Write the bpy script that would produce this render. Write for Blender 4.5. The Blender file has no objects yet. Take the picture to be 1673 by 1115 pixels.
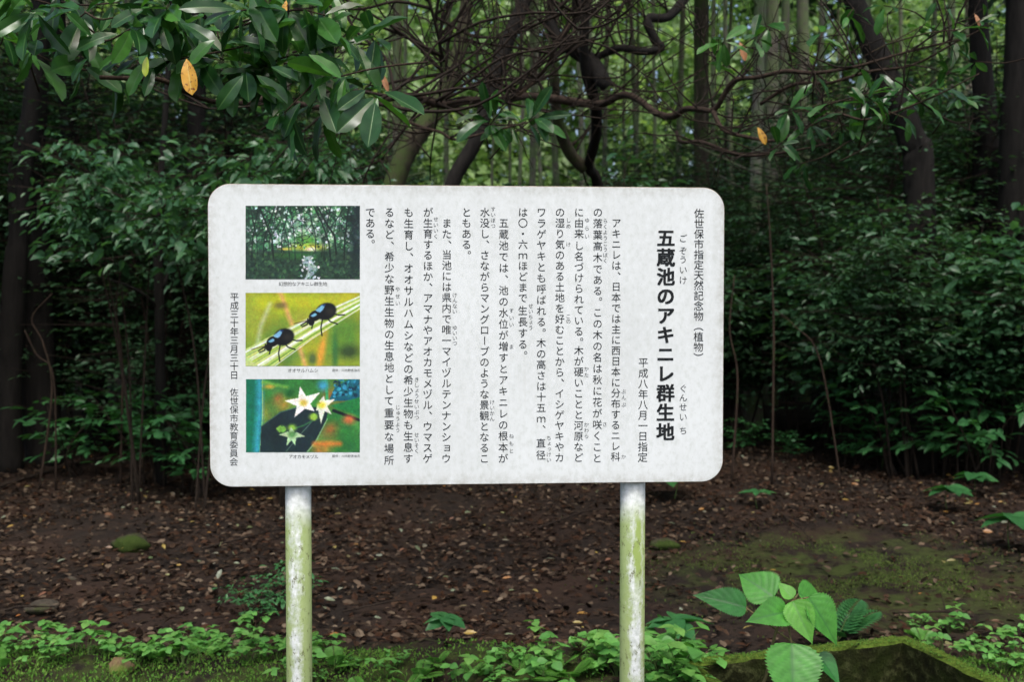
import bpy, math, random
import numpy as np
from mathutils import Vector, Matrix
R = math.radians
C = bpy.context.scene.collection
scene = bpy.context.scene
rng = np.random.default_rng(11)
random.seed(7)

# ---------------------------------------------------------------- camera, sky, sun, exposure
CAM_H, PITCH, LENS = 1.5, -1.672, 35.0
cam_d = bpy.data.cameras.new('camera')
cam = bpy.data.objects.new('camera', cam_d); C.objects.link(cam)
cam.location = (0, 0, CAM_H); cam.rotation_euler = (R(90 + PITCH), 0, 0)
cam_d.lens = LENS; cam_d.sensor_width = 36.0; cam_d.clip_end = 500; cam_d.clip_start = 0.05
cam_d.dof.use_dof = True; cam_d.dof.focus_distance = 2.36; cam_d.dof.aperture_fstop = 5.0
scene.camera = cam

SUN_EL, SUN_AZ = 62.0, -18.0          # the sun stands behind the camera, a little to its left
w = bpy.data.worlds.new('World'); scene.world = w; w.use_nodes = True
nt = w.node_tree
bg = nt.nodes['Background']; sky = nt.nodes.new('ShaderNodeTexSky')
sky.sky_type = 'NISHITA'; sky.sun_disc = False
sky.sun_elevation = R(SUN_EL); sky.sun_rotation = R(180 + SUN_AZ)
sky.air_density = 1.0; sky.dust_density = 5.0; sky.ozone_density = 1.0
nt.links.new(sky.outputs[0], bg.inputs[0]); bg.inputs[1].default_value = 0.15
sl = bpy.data.lights.new('sun', 'SUN'); sl.energy = 1.4; sl.angle = R(14); sl.color = (1.0, 0.97, 0.93)
so = bpy.data.objects.new('sun', sl); C.objects.link(so)
sd = Vector((math.sin(R(SUN_AZ)) * math.cos(R(SUN_EL)), -math.cos(R(SUN_AZ)) * math.cos(R(SUN_EL)), math.sin(R(SUN_EL))))
so.rotation_euler = sd.to_track_quat('Z', 'Y').to_euler(); so.location = sd * 30
vs = scene.view_settings
vs.view_transform = 'Standard'; vs.look = 'None'; vs.exposure = 0.8; vs.gamma = 1.0; vs.use_curve_mapping = False
cy = scene.cycles
cy.max_bounces = 6; cy.diffuse_bounces = 3; cy.glossy_bounces = 2; cy.transmission_bounces = 3; cy.transparent_max_bounces = 4
cy.use_denoising = True
cy.sample_clamp_indirect = 6.0

# ---------------------------------------------------------------- helpers
FPX = LENS / 36.0 * 1673
CR = Matrix.Rotation(R(90 + PITCH), 3, 'X')
def ray(x, y):
    return CR @ Vector(((x - 836.5) / FPX, -(y - 557.5) / FPX, -1.0))
def at(x, y, d):
    """world point seen at a photo pixel, at distance d in front of the camera"""
    r = ray(x, y); return Vector((0, 0, CAM_H)) + r * (d / r.y)
def nrm(a):
    a = np.asarray(a, float); return a / np.maximum(np.linalg.norm(a, axis=-1, keepdims=True), 1e-9)

def tag(o, label=None, cat=None, group=None, kind=None):
    for k, v in (('label', label), ('category', cat), ('group', group), ('kind', kind)):
        if v: o[k] = v
    return o
def empty(name, loc=(0, 0, 0), rz=0, label=None, cat=None, group=None):
    o = bpy.data.objects.new(name, None); C.objects.link(o)
    o.location = loc; o.rotation_euler = (0, 0, rz); o.empty_display_size = 0.1
    return tag(o, label, cat, group)

class MB:
    """collects vertices and faces for one mesh"""
    def __init__(s): s.V = []; s.F = []; s.n = 0; s.A = []
    def add(s, V, F, a=None):
        V = np.asarray(V, float).reshape(-1, 3)
        for f in (F if isinstance(F, list) else [F]):
            f = np.asarray(f, int)
            if len(f): s.F.append(f + s.n)
        s.V.append(V); s.n += len(V)
        s.A.append(np.zeros(len(V)) if a is None else np.asarray(a, float))
        return s
    def mesh(s, name, smooth=False):
        me = bpy.data.meshes.new(name)
        V = np.concatenate(s.V) if s.V else np.zeros((0, 3))
        me.vertices.add(len(V)); me.vertices.foreach_set('co', V.astype(np.float32).ravel())
        loops = np.concatenate([f.ravel() for f in s.F]).astype(np.int32)
        sizes = np.concatenate([np.full(len(f), f.shape[1]) for f in s.F]).astype(np.int32)
        starts = np.concatenate([[0], np.cumsum(sizes)[:-1]]).astype(np.int32)
        me.loops.add(len(loops)); me.loops.foreach_set('vertex_index', loops)
        me.polygons.add(len(sizes)); me.polygons.foreach_set('loop_start', starts)
        me.polygons.foreach_set('use_smooth', np.full(len(sizes), smooth))
        A = np.concatenate(s.A)
        if np.any(A):
            at_ = me.attributes.new('rib', 'FLOAT', 'POINT'); at_.data.foreach_set('value', A.astype(np.float32))
        me.update(calc_edges=True); me.validate()
        return me
    def obj(s, name, mat, parent=None, smooth=False):
        o = bpy.data.objects.new(name, s.mesh(name, smooth)); C.objects.link(o)
        o.data.materials.append(mat)
        if parent: o.parent = parent
        return o
def put(name, me, parent=None):
    o = bpy.data.objects.new(name, me); C.objects.link(o)
    if parent: o.parent = parent
    return o
def copy_tree(o, parent=None):
    c = o.copy(); C.objects.link(c)
    if parent: c.parent = parent
    for ch in o.children:
        if ch.name in bpy.data.objects and ch.parent == o: copy_tree(ch, c)
    return c

def smooth_path(pts, rad, sub=5):
    P = np.array([list(p) for p in pts], float); r = np.array(rad, float)
    if len(P) < 3 or sub < 2: return P, r
    Q = np.vstack([2 * P[0] - P[1], P, 2 * P[-1] - P[-2]]); out = []; ro = []
    for i in range(len(P) - 1):
        a, b, c, d = Q[i:i + 4]
        for k in range(sub):
            t = k / sub
            out.append(0.5 * (2 * b + (c - a) * t + (2 * a - 5 * b + 4 * c - d) * t * t + (3 * b - a - 3 * c + d) * t ** 3))
            ro.append(r[i] * (1 - t) + r[i + 1] * t)
    out.append(P[-1]); ro.append(r[-1])
    return np.array(out), np.array(ro)
def tube(mb, pts, rad, sides=8, sub=5, bump=0.0, g=None):
    P, r = smooth_path(pts, rad, sub); n = len(P)
    T = np.gradient(P, axis=0); T = nrm(T)
    ref = np.array([0.3, 1.0, 0.2]) if abs(T[0][1]) < 0.9 else np.array([1.0, 0, 0.1])
    U = nrm(np.cross(T, ref)); W = np.cross(T, U)
    a = np.linspace(0, 2 * np.pi, sides, endpoint=False)
    rr = r[:, None] * np.ones(sides)
    if bump: rr = rr * (1 + bump * (g or rng).standard_normal((n, sides)))
    V = P[:, None, :] + rr[:, :, None] * (np.cos(a)[None, :, None] * U[:, None, :] + np.sin(a)[None, :, None] * W[:, None, :])
    i = np.arange(n - 1)[:, None] * sides; j = np.arange(sides)[None, :]; k = (j + 1) % sides
    F = np.stack([i + j, i + k, i + sides + k, i + sides + j], -1).reshape(-1, 4)
    V = np.vstack([V.reshape(-1, 3), P[0], P[-1]])
    e0, e1 = n * sides, n * sides + 1; j = np.arange(sides); k = (j + 1) % sides
    cap = np.concatenate([np.stack([np.full(sides, e0), k, j], -1), np.stack([np.full(sides, e1), (n - 1) * sides + j, (n - 1) * sides + k], -1)])
    mb.add(V, [F, cap])

# leaf templates: x across, y along, z up; third column = across position for the midrib
def leaf_grid(prof, na=7, nc=3, fold=0.12, droop=0.12, ser=0.0, vein=0.0):
    """prof: half width as a function of t in 0..1 (length 1)"""
    V = []; A = []; u = np.linspace(-1, 1, 2 * nc + 1) if nc != 2 else np.array([-1, -.6, -.11, -.05, 0, .05, .11, .6, 1])
    for i in range(na + 1):
        t = i / na
        h = max(prof(t), 0.004) * (1 + ser * (3 - i % 4) / 3)
        for uu in u:
            z = fold * abs(uu) * h * 2 - droop * t * t
            a = 1 - min(1, abs(uu) * h / 0.02)
            if vein:
                ph = (t - 0.34 * abs(uu)) * 6; ph -= math.floor(ph); ed = min(ph, 1 - ph)
                z += vein * (math.sqrt(ed * 2) - .5) * min(1, 4 * abs(uu)) * (1 - .6 * t); a = max(a, .75 * max(0, 1 - ed / .11) * (1 - .5 * abs(uu)))
            if nc == 2: a = float(abs(uu) < .06); z += .035 * math.sin(t * 15 + 2 * np.sign(uu)) * abs(uu) ** 2 * h * 4
            V.append((uu * h, t, z)); A.append(a)
    m = len(u); F = [(i * m + j, i * m + j + 1, (i + 1) * m + j + 1, (i + 1) * m + j) for i in range(na) for j in range(m - 1)]
    return np.array(V), np.array(F), np.array(A)
SIMPLE = (np.array([(0, 0, 0), (.2, .32, .05), (.17, .68, .02), (0, 1, -.1), (-.17, .68, .02), (-.2, .32, .05), (0, .45, 0.0)]),
          np.array([(0, 1, 6), (1, 2, 6), (2, 3, 6), (3, 4, 6), (4, 5, 6), (5, 0, 6)]), None)
CARD = (np.array([(0, 0, 0), (.26, .45, .06), (0, 1, -.1), (-.26, .45, .06)]), np.array([(0, 1, 2), (0, 2, 3)]), None)
obov = lambda t: 0.17 * (max(t, 1e-6) ** 0.85) * (max(1 - t, 0) ** 0.55) * 2.35
GLOSSY = leaf_grid(obov, 9, 2, 0.16, 0.16)
GLOSSY3 = [leaf_grid(obov, 9, 2, 0.10, 0.34), leaf_grid(obov, 9, 2, 0.30, 0.05), leaf_grid(obov, 9, 2, 0.18, 0.20)]
ovate = lambda t: 1.0 * max(t, 0) ** 0.5 * max(1 - t, 0) ** 1.28
WEED = leaf_grid(lambda t: 0.34 * math.sin(math.pi * min(max(t, 0), 1) ** 0.75), 6, 1, 0.12, 0.12)

def leaf_batch(mb, tmpl, pos, d, n, size, width=1.0):
    TV, TF, TA = tmpl
    pos = np.asarray(pos, float); d = nrm(d); s = nrm(np.cross(d, n)); n2 = np.cross(s, d); N = len(pos)
    size = np.broadcast_to(np.asarray(size, float), (N,)); width = np.broadcast_to(np.asarray(width, float), (N,))
    V = pos[:, None, :] + size[:, None, None] * (TV[None, :, 1, None] * d[:, None, :] + (width[:, None] * TV[None, :, 0])[:, :, None] * s[:, None, :] + TV[None, :, 2, None] * n2[:, None, :])
    F = TF[None] + (np.arange(N) * len(TV))[:, None, None]
    mb.add(V.reshape(-1, 3), F.reshape(-1, TF.shape[1]), None if TA is None else np.tile(TA, N))

# ---------------------------------------------------------------- materials
def lin(c):
    c = np.asarray(c, float) / 255.0
    return np.where(c <= 0.04045, c / 12.92, ((c + 0.055) / 1.055) ** 2.4)
def new_mat(name):
    m = bpy.data.materials.new(name); m.use_nodes = True
    return m, m.node_tree, m.node_tree.nodes['Principled BSDF']
def N(nt, t, **k):
    n = nt.nodes.new(t)
    for a, b in k.items(): setattr(n, a, b)
    return n
def noise(nt, scale, detail=4, rough=0.6, coord='Object', vec=(1, 1, 1)):
    tc = N(nt, 'ShaderNodeTexCoord'); mp = N(nt, 'ShaderNodeMapping'); mp.inputs['Scale'].default_value = vec
    nt.links.new(tc.outputs[coord], mp.inputs['Vector'])
    n = N(nt, 'ShaderNodeTexNoise'); n.inputs['Scale'].default_value = scale; n.inputs['Detail'].default_value = detail; n.inputs['Roughness'].default_value = rough
    nt.links.new(mp.outputs[0], n.inputs['Vector']); return n.outputs['Fac']
def ramp(nt, fac, stops):
    r = N(nt, 'ShaderNodeValToRGB'); e = r.color_ramp.elements
    while len(e) < len(stops): e.new(0.5)
    for x, (p, c) in zip(e, stops):
        x.position = p; x.color = (*c, 1) if not isinstance(c, (int, float)) else (c, c, c, 1)
    nt.links.new(fac, r.inputs[0]); return r.outputs[0]
def mix(nt, fac, a, b, mode='MIX'):
    m = N(nt, 'ShaderNodeMix', data_type='RGBA', blend_type=mode)
    for s, v in ((m.inputs[0], fac), (m.inputs[6], a), (m.inputs[7], b)):
        if isinstance(v, (int, float)): s.default_value = v
        elif isinstance(v, (tuple, list)): s.default_value = (*v, 1)
        else: nt.links.new(v, s)
    return m.outputs[2]
def math_(nt, op, a, b):
    m = N(nt, 'ShaderNodeMath', operation=op, use_clamp=False)
    for s, v in zip(m.inputs, (a, b)):
        if isinstance(v, (int, float)): s.default_value = v
        else: nt.links.new(v, s)
    return m.outputs[0]
def bump(nt, bs, h, strength=0.4, dist=0.01):
    b = N(nt, 'ShaderNodeBump'); b.inputs['Strength'].default_value = strength; b.inputs['Distance'].default_value = dist
    nt.links.new(h, b.inputs['Height']); nt.links.new(b.outputs[0], bs.inputs['Normal'])

def leaf_mat(name, cols, rough=0.45, trans=0.3, rib=None, spec=0.5, tcol=None, spots=None):
    m, nt, bs = new_mat(name)
    g = N(nt, 'ShaderNodeNewGeometry'); k = len(cols)
    base = ramp(nt, g.outputs['Random Per Island'], [(i / max(k - 1, 1), c) for i, c in enumerate(cols)]) if k > 1 else None
    if base is None:
        rgb = N(nt, 'ShaderNodeRGB'); rgb.outputs[0].default_value = (*cols[0], 1); base = rgb.outputs[0]
    nz = noise(nt, 35, 3, coord='Object')
    base = mix(nt, 0.45, base, ramp(nt, nz, [(0.3, 0.45), (0.7, 1.35)]), 'MULTIPLY')
    if rib:
        a = N(nt, 'ShaderNodeAttribute', attribute_name='rib')
        base = mix(nt, math_(nt, 'MULTIPLY', a.outputs['Fac'], 0.8), base, rib)
    if spots:
        base = mix(nt, ramp(nt, noise(nt, 90, 3), [(0.56, 0.0), (0.64, 1.0)]), base, spots)
    nt.links.new(base, bs.inputs['Base Color'])
    bs.inputs['Roughness'].default_value = rough; bs.inputs['Specular IOR Level'].default_value = spec
    if trans:
        tr = N(nt, 'ShaderNodeBsdfTranslucent'); mx = N(nt, 'ShaderNodeMixShader'); mx.inputs[0].default_value = trans
        nt.links.new(mix(nt, 1.0, base, tcol or (1.5, 1.6, 0.7), 'MULTIPLY'), tr.inputs[0])
        nt.links.new(bs.outputs[0], mx.inputs[1]); nt.links.new(tr.outputs[0], mx.inputs[2])
        nt.links.new(mx.outputs[0], nt.nodes['Material Output'].inputs[0])
    return m
def bark_mat(name, dark, light, moss=None, amount=0.5, scale=7):
    m, nt, bs = new_mat(name)
    n1 = noise(nt, scale, 6, 0.7, vec=(3, 3, 0.5))
    base = ramp(nt, n1, [(0.3, dark), (0.7, light)])
    if moss:
        base = mix(nt, ramp(nt, noise(nt, 3.0, 5, 0.7), [(0.62 - amount * 0.3, 0.0), (0.75 - amount * 0.3, 1.0)]), base, moss)
    nt.links.new(base, bs.inputs['Base Color']); bs.inputs['Roughness'].default_value = 0.9; bs.inputs['Specular IOR Level'].default_value = 0.2
    bump(nt, bs, n1, 0.8, 0.02)
    return m
G_GLOSS = leaf_mat('glossy evergreen leaf', [(.010, .046, .011), (.020, .075, .017), (.014, .060, .014), (.022, .085, .018), (.055, .17, .028), (.03, .10, .02)], 0.28, 0.24, rib=(.06, .14, .04), spec=0.36)
G_SHRUB = leaf_mat('broad shrub leaf', [(.036, .110, .052), (.052, .145, .068), (.044, .125, .056), (.075, .19, .080)], 0.40, 0.35)
G_DARK = leaf_mat('small dark leaf', [(.030, .082, .040), (.048, .12, .052), (.038, .10, .044)], 0.38, 0.3)
G_CEDAR = leaf_mat('cedar foliage', [(.02, .05, .02), (.03, .07, .025)], 0.6, 0.2)
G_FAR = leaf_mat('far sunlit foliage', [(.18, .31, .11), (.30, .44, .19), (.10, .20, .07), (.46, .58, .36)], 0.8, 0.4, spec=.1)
G_WEED = leaf_mat('weed leaf', [(.085, .27, .05), (.13, .34, .07), (.06, .20, .04), (.18, .37, .08)], 0.5, 0.3)
G_FERN = leaf_mat('fern frond', [(.085, .24, .04), (.12, .30, .05)], 0.55, 0.35)
G_SEED = leaf_mat('seedling leaf', [(.03, .13, .04), (.045, .16, .045)], 0.45, 0.25)
G_NET = leaf_mat('toothed plant leaf', [(.062, .25, .032)], 0.5, 0.3, rib=(.028, .135, .025))
G_NETY = leaf_mat('yellowish toothed leaf', [(.10, .32, .035)], 0.5, 0.33, rib=(.055, .20, .025))  # brighter yellowish green used on some leaves
G_NETD = leaf_mat('dark toothed leaf', [(.025, .15, .025)], 0.45, 0.25, rib=(.015, .09, .02))  # darker green used on some leaves
G_YEL = leaf_mat('yellow withered leaf', [(.62, .33, .035)], 0.4, 0.25, rib=(.7, .5, .12), spots=(.22, .07, .015), tcol=(1.2, 1, .6))
G_LIME = leaf_mat('yellow green leaf', [(.30, .38, .03)], 0.4, 0.3)
G_RED = leaf_mat('brown withered leaf', [(.30, .10, .04), (.38, .2, .08)], 0.5, 0.2, tcol=(1.2, 1, .8))
LITTER = leaf_mat('fallen leaves', [(.008, .005, .003), (.022, .011, .006), (.045, .021, .011), (.012, .008, .005), (.062, .036, .022), (.016, .010, .006), (.12, .085, .058), (.007, .005, .003), (.034, .020, .012), (.15, .115, .08)], 0.7, 0.0, spec=0.1)
LITTER2 = leaf_mat('bright fallen leaves', [(.24, .09, .025), (.27, .19, .04), (.12, .15, .08), (.17, .19, .14), (.16, .07, .04), (.09, .14, .06)], 0.45, 0.0)
MOSSO = leaf_mat('olive moss', [(.045, .085, .010), (.075, .125, .014), (.06, .085, .014)], 0.9, 0.15)
MOSS = leaf_mat('moss', [(.06, .17, .015), (.09, .22, .025), (.12, .22, .03)], 0.9, 0.2)
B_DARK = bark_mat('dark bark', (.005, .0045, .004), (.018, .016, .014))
B_TWIST = bark_mat('brown wet bark', (.018, .012, .009), (.060, .040, .028), (.045, .055, .018), 0.25, 14)
B_LIMB = bark_mat('brown limb bark', (.020, .013, .010), (.066, .045, .032), None, 0, 20)
B_MOSSY = bark_mat('mossy bark', (.025, .022, .015), (.07, .06, .04), (.045, .068, .020), 0.6, 9)
B_CEDAR = bark_mat('cedar bark', (.10, .095, .075), (.32, .29, .24), (.19, .25, .12), 0.7, 6)
B_TWIG = bark_mat('dry twig bark', (.012, .009, .007), (.040, .028, .020), None, 0, 25)
STEM = bark_mat('green stem', (.10, .09, .04), (.20, .17, .08), None, 0, 20)
WEEDSTEM = bark_mat('weed stem', (.06, .12, .03), (.12, .18, .06), None, 0, 20)

# ---------------------------------------------------------------- ground
def gz(x, y):
    """height of the forest floor"""
    x = np.asarray(x, float); y = np.asarray(y, float)
    z = 0.035 * np.sin(x * 1.1 + 0.7 * y) + 0.03 * np.sin(0.9 * y - 0.6 * x + 1.0) + 0.02 * np.sin(2.7 * x + 1.3) * np.sin(2.1 * y)
    berm = 0.17 * np.exp(-((y - 3.85 + 0.12 * np.sin(x * 1.7)) / 0.42) ** 2)
    heap = 0.17 * np.exp(-(((x - .55) / .17) ** 2 + ((y - 3.36) / .17) ** 2))
    return heap + z * np.clip((y - 3.0) / 3, 0, 1) + berm * (0.75 + 0.25 * np.sin(2.3 * x + 1))
def gpt(x, y, up=0.0):
    """ground point under a photo pixel"""
    r = ray(x, y); d = 12.0
    for _ in range(40):
        p = Vector((0, 0, CAM_H)) + r * (d / r.y)
        err = p.z - float(gz(p.x, p.y)); d += 0.6 * err / max(-(r.z / r.y), 0.02); d = min(max(d, 2.0), 30)
    p = at(x, y, d); p.z = float(gz(p.x, p.y)) + up
    return p

m_soil, nt, bs = new_mat('forest soil')
n1 = noise(nt, 9, 8, 0.7); n2 = noise(nt, 1.4, 4, 0.6)
soil = ramp(nt, n1, [(0.25, (.006, .004, .0025)), (0.5, (.013, .008, .005)), (0.75, (.030, .018, .011))])
soil = mix(nt, ramp(nt, n2, [(0.45, 0.0), (0.62, 0.6)]), soil, (.034, .017, .010))
tc = N(nt, 'ShaderNodeTexCoord'); sep = N(nt, 'ShaderNodeSeparateXYZ'); nt.links.new(tc.outputs['Object'], sep.inputs[0])
# moss grows on the front bank and in a patch further right
front = N(nt, 'ShaderNodeMapRange'); front.inputs[1].default_value = 4.3; front.inputs[2].default_value = 3.9
nt.links.new(sep.outputs['Y'], front.inputs[0])
dx = math_(nt, 'DIVIDE', math_(nt, 'SUBTRACT', sep.outputs['X'], 1.95), 1.15); dy = math_(nt, 'DIVIDE', math_(nt, 'SUBTRACT', sep.outputs['Y'], 5.7), 1.0)
rr = math_(nt, 'ADD', math_(nt, 'MULTIPLY', dx, dx), math_(nt, 'MULTIPLY', dy, dy))
pt = N(nt, 'ShaderNodeMapRange'); pt.inputs[1].default_value = 1.3; pt.inputs[2].default_value = 0.3; nt.links.new(rr, pt.inputs[0])
msk = math_(nt, 'MULTIPLY', math_(nt, 'MAXIMUM', front.outputs[0], pt.outputs[0]), ramp(nt, noise(nt, 4.5, 6, 0.75), [(0.44, 0.0), (0.56, 1.0)]))
soil = mix(nt, math_(nt, 'MULTIPLY', msk, 0.8), soil, (.036, .055, .009))
nt.links.new(soil, bs.inputs['Base Color']); bs.inputs['Roughness'].default_value = 0.85; bs.inputs['Specular IOR Level'].default_value = 0.25
bump(nt, bs, n1, 1.0, 0.03)
def axis(a, b, core0, core1, step):
    c = np.arange(core0, core1, step)
    return np.concatenate([np.linspace(a, core0, 25)[:-1], c, np.linspace(core1, b, 25)])
gx, gy = axis(-250, 250, -9, 9, 0.12), axis(-200, 300, 2.6, 14, 0.1)
X, Y = np.meshgrid(gx, gy); Z = gz(X, Y) * (np.abs(X) < 40)
inner = (np.abs(X) < 9) & (Y > 2.6) & (Y < 14)
Z = Z + 0.012 * rng.standard_normal(Z.shape) * inner
mb = MB(); nx, ny = len(gx), len(gy)
i, j = np.meshgrid(np.arange(ny - 1), np.arange(nx - 1), indexing='ij'); k = i * nx + j
mb.add(np.stack([X, Y, Z], -1).reshape(-1, 3), np.stack([k, k + 1, k + nx + 1, k + nx], -1).reshape(-1, 4))
tag(mb.obj('ground', m_soil, None, True), kind='structure')

# ---------------------------------------------------------------- information sign
PL = Vector((-0.6993, 2.2917, 0)); PR = Vector((0.5043, 2.368, 0))
ux = (PR - PL).normalized(); uy = Vector((0, 0, 1)); un = ux.cross(uy)          # un faces the camera
def sp(x, y):
    """photo pixel -> metres on the sign face (u to the right, v up), origin at its lower left"""
    r = ray(x, y); o = Vector((0, 0, CAM_H)); t = (PL - o).dot(un) / r.dot(un); p = o + r * t - PL
    return np.array([p.dot(ux), p.z])
cs = [sp(340, 300.5), sp(1183, 306), sp(342, 797), sp(1182, 787.5)]
u0, u1 = (cs[0][0] + cs[2][0]) / 2, (cs[1][0] + cs[3][0]) / 2
v0, v1 = (cs[2][1] + cs[3][1]) / 2, (cs[0][1] + cs[1][1]) / 2
sign = empty('information_sign', (*(PL + ux * ((u0 + u1) / 2)).to_2d(), 0), math.atan2(ux.y, ux.x),
             'white information board of vertical Japanese text and three colour pictures on two posts', 'sign')
UC = (u0 + u1) / 2
def sl_(u, v, out=0.0): return (u - UC, -out, v)          # sign local: x right, -y towards the camera, z up
m_panel, nt, bs = new_mat('weathered white panel')
a = noise(nt, 75, 6, 0.7, vec=(1, 1, 0.7)); b = noise(nt, 5, 5, 0.6, vec=(1, 1, 0.45)); c = noise(nt, 160, 2, 0.5)
pc = ramp(nt, b, [(0.3, (.57, .605, .605)), (0.62, (.65, .69, .695))])
pc = mix(nt, ramp(nt, a, [(0.49, 0.0), (0.66, 0.5)]), pc, (.48, .52, .495))
pc = mix(nt, ramp(nt, a, [(0.33, 0.6), (0.45, 0.0)]), pc, (.70, .745, .76))
pc = mix(nt, ramp(nt, c, [(0.70, 0.0), (0.78, 0.5)]), pc, (.30, .31, .26))
tc = N(nt, 'ShaderNodeTexCoord'); sep = N(nt, 'ShaderNodeSeparateXYZ'); nt.links.new(tc.outputs['Object'], sep.inputs[0])
ez = N(nt, 'ShaderNodeMapRange'); ez.inputs[1].default_value = (v1 - v0) / 2 - .030; ez.inputs[2].default_value = (v1 - v0) / 2 - .001; nt.links.new(math_(nt, 'ABSOLUTE', math_(nt, 'SUBTRACT', sep.outputs['Z'], (v0 + v1) / 2), 0), ez.inputs[0])
ex = N(nt, 'ShaderNodeMapRange'); ex.inputs[1].default_value = (u1 - u0) / 2 - .030; ex.inputs[2].default_value = (u1 - u0) / 2 - .001; nt.links.new(math_(nt, 'ABSOLUTE', sep.outputs['X'], 0), ex.inputs[0])
dirt = math_(nt, 'MULTIPLY', math_(nt, 'MAXIMUM', ez.outputs[0], ex.outputs[0]), ramp(nt, noise(nt, 38, 6, .75), [(.40, 0.1), (.62, 1.0)]))
pc = mix(nt, math_(nt, 'MULTIPLY', dirt, .45), pc, (.24, .23, .17))
drip = math_(nt, 'MULTIPLY', ramp(nt, noise(nt, 26, 4, .6, vec=(1, 1, .05)), [(.60, 0.0), (.72, 1.0)]), ramp(nt, noise(nt, 6, 3), [(.45, 0.0), (.65, .28)]))
pc = mix(nt, drip, pc, (.36, .37, .30))
nt.links.new(pc, bs.inputs['Base Color']); bs.inputs['Roughness'].default_value = 0.5; bs.inputs['Specular IOR Level'].default_value = 0.3
m_rim, nt, bs = new_mat('stained panel rim')
nt.links.new(ramp(nt, noise(nt, 30, 4), [(0.3, (.10, .07, .05)), (0.7, (.38, .32, .25))]), bs.inputs['Base Color']); bs.inputs['Roughness'].default_value = 0.7
def rounded(u0, u1, v0, v1, r, n=12):
    out = []
    for cx, cy, a0 in ((u1 - r, v1 - r, 0), (u0 + r, v1 - r, 90), (u0 + r, v0 + r, 180), (u1 - r, v0 + r, 270)):
        for k in range(n + 1):
            a = R(a0 + 90 * k / n); out.append((cx + r * math.cos(a), cy + r * math.sin(a)))
    return np.array(out)
def plate(u0, u1, v0, v1, r, front, back):
    mb = MB(); rings = [(0.0012, front), (0.0, front - 0.0012), (0.0, back + 0.0012), (0.0012, back)]; L = []
    for ins, o in rings:
        q = rounded(u0 + ins, u1 - ins, v0 + ins, v1 - ins, r - ins); L.append(np.array([sl_(u, v, o) for u, v in q]))
    n = len(L[0]); V = np.vstack(L); F = []
    for s in range(3):
        for k in range(n): F.append((s * n + k, (s + 1) * n + k, (s + 1) * n + (k + 1) % n, s * n + (k + 1) % n))
    mb.add(V, [np.array(F), np.arange(n)[None, :], np.arange(3 * n, 4 * n)[None, ::-1]])
    return mb
TH = 0.012
panel = plate(u0, u1, v0, v1, 0.052, 0.0, -TH).obj('panel', m_panel, sign)
panel.data.materials.append(m_rim)
for p in panel.data.polygons:
    if abs(p.normal.y) < 0.9: p.material_index = 1

# posts
def post_mat(name, wx, wz, seedv, heavy):
    m, nt, bs = new_mat(name)
    fine = noise(nt, 120, 4, 0.6); med = noise(nt, 26, 6, 0.7, vec=(1, 1, 0.45)); big = noise(nt, 9, 4, 0.6, vec=(1.6, 1.6, 0.35))
    tc = N(nt, 'ShaderNodeTexCoord'); sep = N(nt, 'ShaderNodeSeparateXYZ'); nt.links.new(tc.outputs['Object'], sep.inputs[0])
    zr = N(nt, 'ShaderNodeMapRange'); zr.inputs[1].default_value = wz; zr.inputs[2].default_value = wz - 0.06; nt.links.new(sep.outputs['Z'], zr.inputs[0])
    side = math_(nt, 'ABSOLUTE', math_(nt, 'SUBTRACT', sep.outputs['X'], wx), 0)
    sr = N(nt, 'ShaderNodeMapRange'); sr.inputs[1].default_value = 0.006; sr.inputs[2].default_value = 0.026; nt.links.new(side, sr.inputs[0])
    f = math_(nt, 'ADD', math_(nt, 'MULTIPLY', med, 0.8), math_(nt, 'MULTIPLY', sr.outputs[0], 0.22))
    f = math_(nt, 'ADD', f, math_(nt, 'MULTIPLY', big, 0.35)); f = math_(nt, 'ADD', f, math_(nt, 'MULTIPLY', fine, 0.25))
    film = math_(nt, 'MULTIPLY', ramp(nt, f, [(0.70 - heavy, 0.0), (0.88 - heavy, 0.9)]), zr.outputs[0])
    base = mix(nt, ramp(nt, noise(nt, 70, 4), [(0.35, 0.0), (0.65, 1.0)]), (.42, .46, .44), (.64, .675, .675))
    if seedv:                                                        # one dark algae streak running down from the board
        su = N(nt, 'ShaderNodeMapRange'); su.inputs[1].default_value = .013; su.inputs[2].default_value = .004
        nt.links.new(math_(nt, 'ABSOLUTE', math_(nt, 'ADD', math_(nt, 'SUBTRACT', sep.outputs['X'], .007), math_(nt, 'MULTIPLY', math_(nt, 'SUBTRACT', med, .5), .05)), 0), su.inputs[0])
        sz = N(nt, 'ShaderNodeMapRange'); sz.inputs[1].default_value = wz - .26; sz.inputs[2].default_value = wz - .16; nt.links.new(sep.outputs['Z'], sz.inputs[0])
        film = math_(nt, 'MAXIMUM', film, math_(nt, 'MULTIPLY', math_(nt, 'MULTIPLY', su.outputs[0], sz.outputs[0]), math_(nt, 'MULTIPLY', zr.outputs[0], 1.1)))
    base = mix(nt, film, base, mix(nt, big, (.15, .23, .045), (.33, .41, .15)))
    spk = math_(nt, 'MULTIPLY', ramp(nt, noise(nt, 95, 5, 0.75, vec=(1, 1, 0.55)), [(0.57, 0.0), (0.63, 0.8)]), zr.outputs[0])
    base = mix(nt, spk, base, (.11, .12, .05))
    nt.links.new(base, bs.inputs['Base Color']); bs.inputs['Roughness'].default_value = 0.85; bs.inputs['Specular IOR Level'].default_value = 0.12
    bump(nt, bs, spk, 0.3, 0.002)
    return m
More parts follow.
